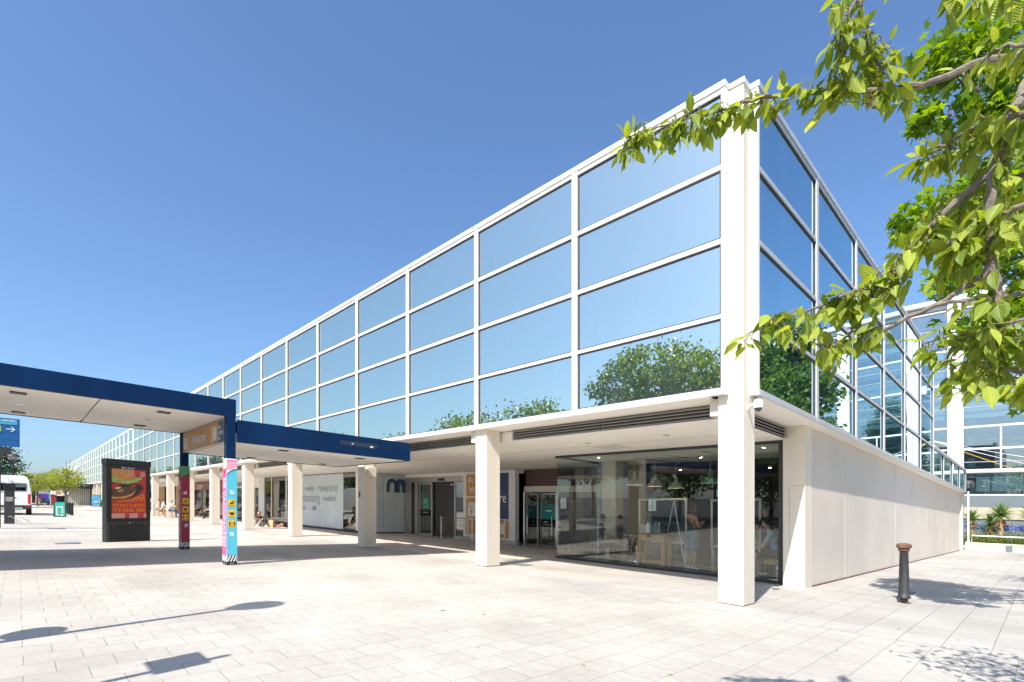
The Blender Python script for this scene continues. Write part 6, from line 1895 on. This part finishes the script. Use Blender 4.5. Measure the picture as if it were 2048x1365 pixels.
# serrated look and veins come from a fine bump in the leaf material
fo = leaves_mesh('foliage', P_, [tuple(d) for d in D_], [tuple(d) for d in N_], L_, L_ * rc_.uniform(.40, .52, len(L_)), CH, 'cherry', ct_, 5, None, True)
fo.data.polygons.foreach_set('use_smooth', [True] * len(fo.data.polygons))
PT.build('leaf_stalk', 'stalk', ct_)
fm = MB()
for (px, py, d) in ((1742, 195, 1.9), (1748, 215, 1.9), (1736, 208, 1.9), (1955, 182, 1.8), (1900, 232, 1.75)):
    p = at(px, py, d); fm.ball(loc(p), .006, 8, 6); fm.tube([loc(p), loc(p + Vector((.004, 0, .035)))], .0012, 4)
M['fruit'] = mat('cherry_fruit', (.10, .015, .02), .25)
fm.build('fruit', 'fruit', ct_, smooth=True)
tm_ = MB()
tm_.tube([(0, 0, -.2), (.02, .0, 1.0), (.05, .05, 2.0), loc(at(2300, -80, 1.62)), loc(at(2200, -40, 1.6))], [.13, .11, .09, .045, .02], 12)
tm_.tube([(.05, .05, 1.9), loc(at(2300, 0, 1.75)), loc(at(2140, 60, 1.75))], [.07, .04, .018], 10)
tm_.build('trunk', 'barkgrey', ct_, smooth=True)
# outer crown, out of the picture to the right, that shades the corner of the path
r7 = np.random.RandomState(77)
n = 650
P = np.clip(r7.normal(0, 1, (n, 3)), -1.4, 1.4) * np.array([.40, .40, .30]) + np.array([.45, 1.0, 3.1])
D = r7.normal(0, 1, (n, 3)); D[:, 2] -= .6
leaves_mesh('crown', P, D, r7.normal(0, .6, (n, 3)) + [0, 0, 1], r7.uniform(.06, .11, n), r7.uniform(.03, .05, n), CH, 'cherry', ct_, 8, None, True)

mp = thing('maple_tree', 'bright green maple with lobed leaves behind the cherry branches', 'tree', -4.3, 5.2, SITE)
c0 = mp.location
def mloc(px, py, d):
    p = at(px, py, d); q = p - c0
    a = -SITE
    return (q.x * math.cos(a) - q.y * math.sin(a), q.x * math.sin(a) + q.y * math.cos(a), q.z)
rm = np.random.RandomState(31)
P, D, Nn = [], [], []
clus = []
for (px, py, d, rx, n) in ((1985, 90, 6.6, .75, 420), (1890, 125, 6.7, .45, 260), (1850, 240, 6.8, .22, 110), (1960, 230, 6.8, .5, 260), (2040, 330, 6.7, .8, 420), (1930, 420, 6.8, .7, 420),
                           (1840, 440, 6.9, .42, 240), (1990, 520, 6.7, .65, 380), (1900, 560, 6.8, .35, 150), (2050, 610, 6.6, .6, 260), (1940, 665, 6.8, .4, 160), (1965, 745, 6.7, .34, 190), (2060, 180, 6.5, .8, 400), (2120, 450, 6.4, 1.0, 500), (2040, 790, 6.6, .3, 80)):
    c = np.array(mloc(px, py, d))
    clus.append(c)
    P.append(c + np.clip(rm.normal(0, .42, (n, 3)), -.75, .75) * np.array([rx, rx, rx * .62]))
# fuller crown to the right of the picture
for _ in range(46):
    c = np.array([rm.uniform(-.2, 2.6), rm.uniform(-2.0, 2.0), rm.uniform(3.4, 7.6)])
    P.append(c + rm.normal(0, .35, (85, 3)))
    if _ % 4 == 0: clus.append(c)
P = np.concatenate(P); n = len(P)
D = rm.normal(0, 1, (n, 3)); D[:, 2] -= .35
Nn = rm.normal(0, .45, (n, 3)) + [0, 0, 1]
Ls = rm.uniform(.10, .19, n)
leaves_mesh('crown', P, D, Nn, Ls, Ls, STAR, 'maple', mp, 6)
mb = MB(); mb.tube([(.9, 0, -.2), (.85, .05, 1.6), (.8, 0, 3.0), (.7, .1, 5.4)], [.17, .14, .12, .04], 10); mb.build('trunk', 'bark', mp, smooth=True)
lm = MB()
for c in clus: lm.tube([(.8, 0, 2.6 + .25 * (c[2] - 3)), tuple(np.array([.8, 0, 3.2]) * .45 + c * .55), tuple(c)], [.05, .03, .008], 6)
lm.build('limb', 'bark', mp, smooth=True)

# ---------------------------------------------------------------- lamp and sign posts left of the viewer whose shadows reach the plaza
globe_lamp('street_lamp', 'tall globe lamp left of the picture casting the long thin shadow', 3.15, -8.86, 3.5, .50, 'dome-shaded street lamps')
fp = thing('finger_post', 'finger post left of the picture whose board shades the paving', 'sign', 1.12, -9.2)
mb = MB(); mb.cyl(0, 0, 0, 2.95, .035, n=12); mb.build('post', 'black', fp, smooth=True)
mb = MB(); mb.box(-.30, .10, -.02, .02, 2.30, 2.75); mb.build('board', 'signblue', fp, bevel=.004)
rd = thing('round_sign', 'round sign on a post left of the picture casting a dark oval shadow', 'sign', 3.27, -9.2)
mb = MB(); mb.cyl(0, 0, 0, 1.7, .03, n=10); mb.build('post', 'black', rd, smooth=True)
mb = MB(); mb.ball((0, 0, 1.55), .24, 18, 10, 0, (1, .16, 1.2)); mb.build('disc', 'white', rd, smooth=True)

# litter and leaves on the paving
fm_ = thing('paper_scrap', 'crumpled white tissue lying on the open paving', 'litter', 2.31, -4.0, .5)
u_, v_ = 0, 0
mb = MB(); rr2 = random.Random(8)
mb.ball((0, 0, .02), .05, 9, 6, 0, (1.3, .8, .5)); mb.v = [(x * rr2.uniform(.7, 1.2), y * rr2.uniform(.7, 1.2), max(.003, z * rr2.uniform(.6, 1.2))) for x, y, z in mb.v]; mb.build('tissue', 'paper', fm_)
n = 46
r9 = np.random.RandomState(19)
P = []
for _ in range(n):
    u, v = r9.uniform(-3, 5), r9.uniform(-5, 2.2)
    P.append(tuple(W(u, v, .008)))
D = r9.normal(0, 1, (n, 3)); D[:, 2] = 0
fl_ = leaves_mesh('fallen_leaves', P, D, np.tile([0, 0, 1.0], (n, 1)) + r9.normal(0, .2, (n, 3)), r9.uniform(.025, .06, n), r9.uniform(.012, .028, n), OVAL, 'leafyel', None, 3)
tag(fl_, 'scattered small fallen leaves on the paving', 'fallen leaves', None, 'stuff')

# covers set in the paving
for (u, v, a_, b_, lb) in ((7.2, 1.7, .62, .42, 'dark ribbed drain cover in the paving by the glass salon'), (16.0, -7.0, .7, .5, 'pale metal access cover in the paving beyond the walkway shadow'), (5.9, 1.1, .34, .34, 'small square access cover in the paving beside the second column'), (-1.2, 4.6, .5, .5, 'square paving-filled cover on the side path'), (24.5, -6.9, .9, .5, 'access cover in the paving near the parking machine')):
    t = thing('access_cover', lb, 'cover', u, v, SITE)
    mb = MB(); mb.box(-a_ / 2, a_ / 2, -b_ / 2, b_ / 2, .001, .007, 0); mb.frame(-a_ / 2 - .03, a_ / 2 + .03, -b_ / 2 - .03, b_ / 2 + .03, .028, .001, .008, 1)
    q = []
    mb.v = mb.v[:8] + [(x, z, y) for x, y, z in mb.v[8:]]
    for k in range(7): mb.box(-a_ / 2 + .02, a_ / 2 - .02, -b_ / 2 + (k + .4) * b_ / 7, -b_ / 2 + (k + .75) * b_ / 7, .007, .0105, 0)
    mb.build('cover', ['louvre' if 'dark' in lb else 'greyp', 'alu'], t)
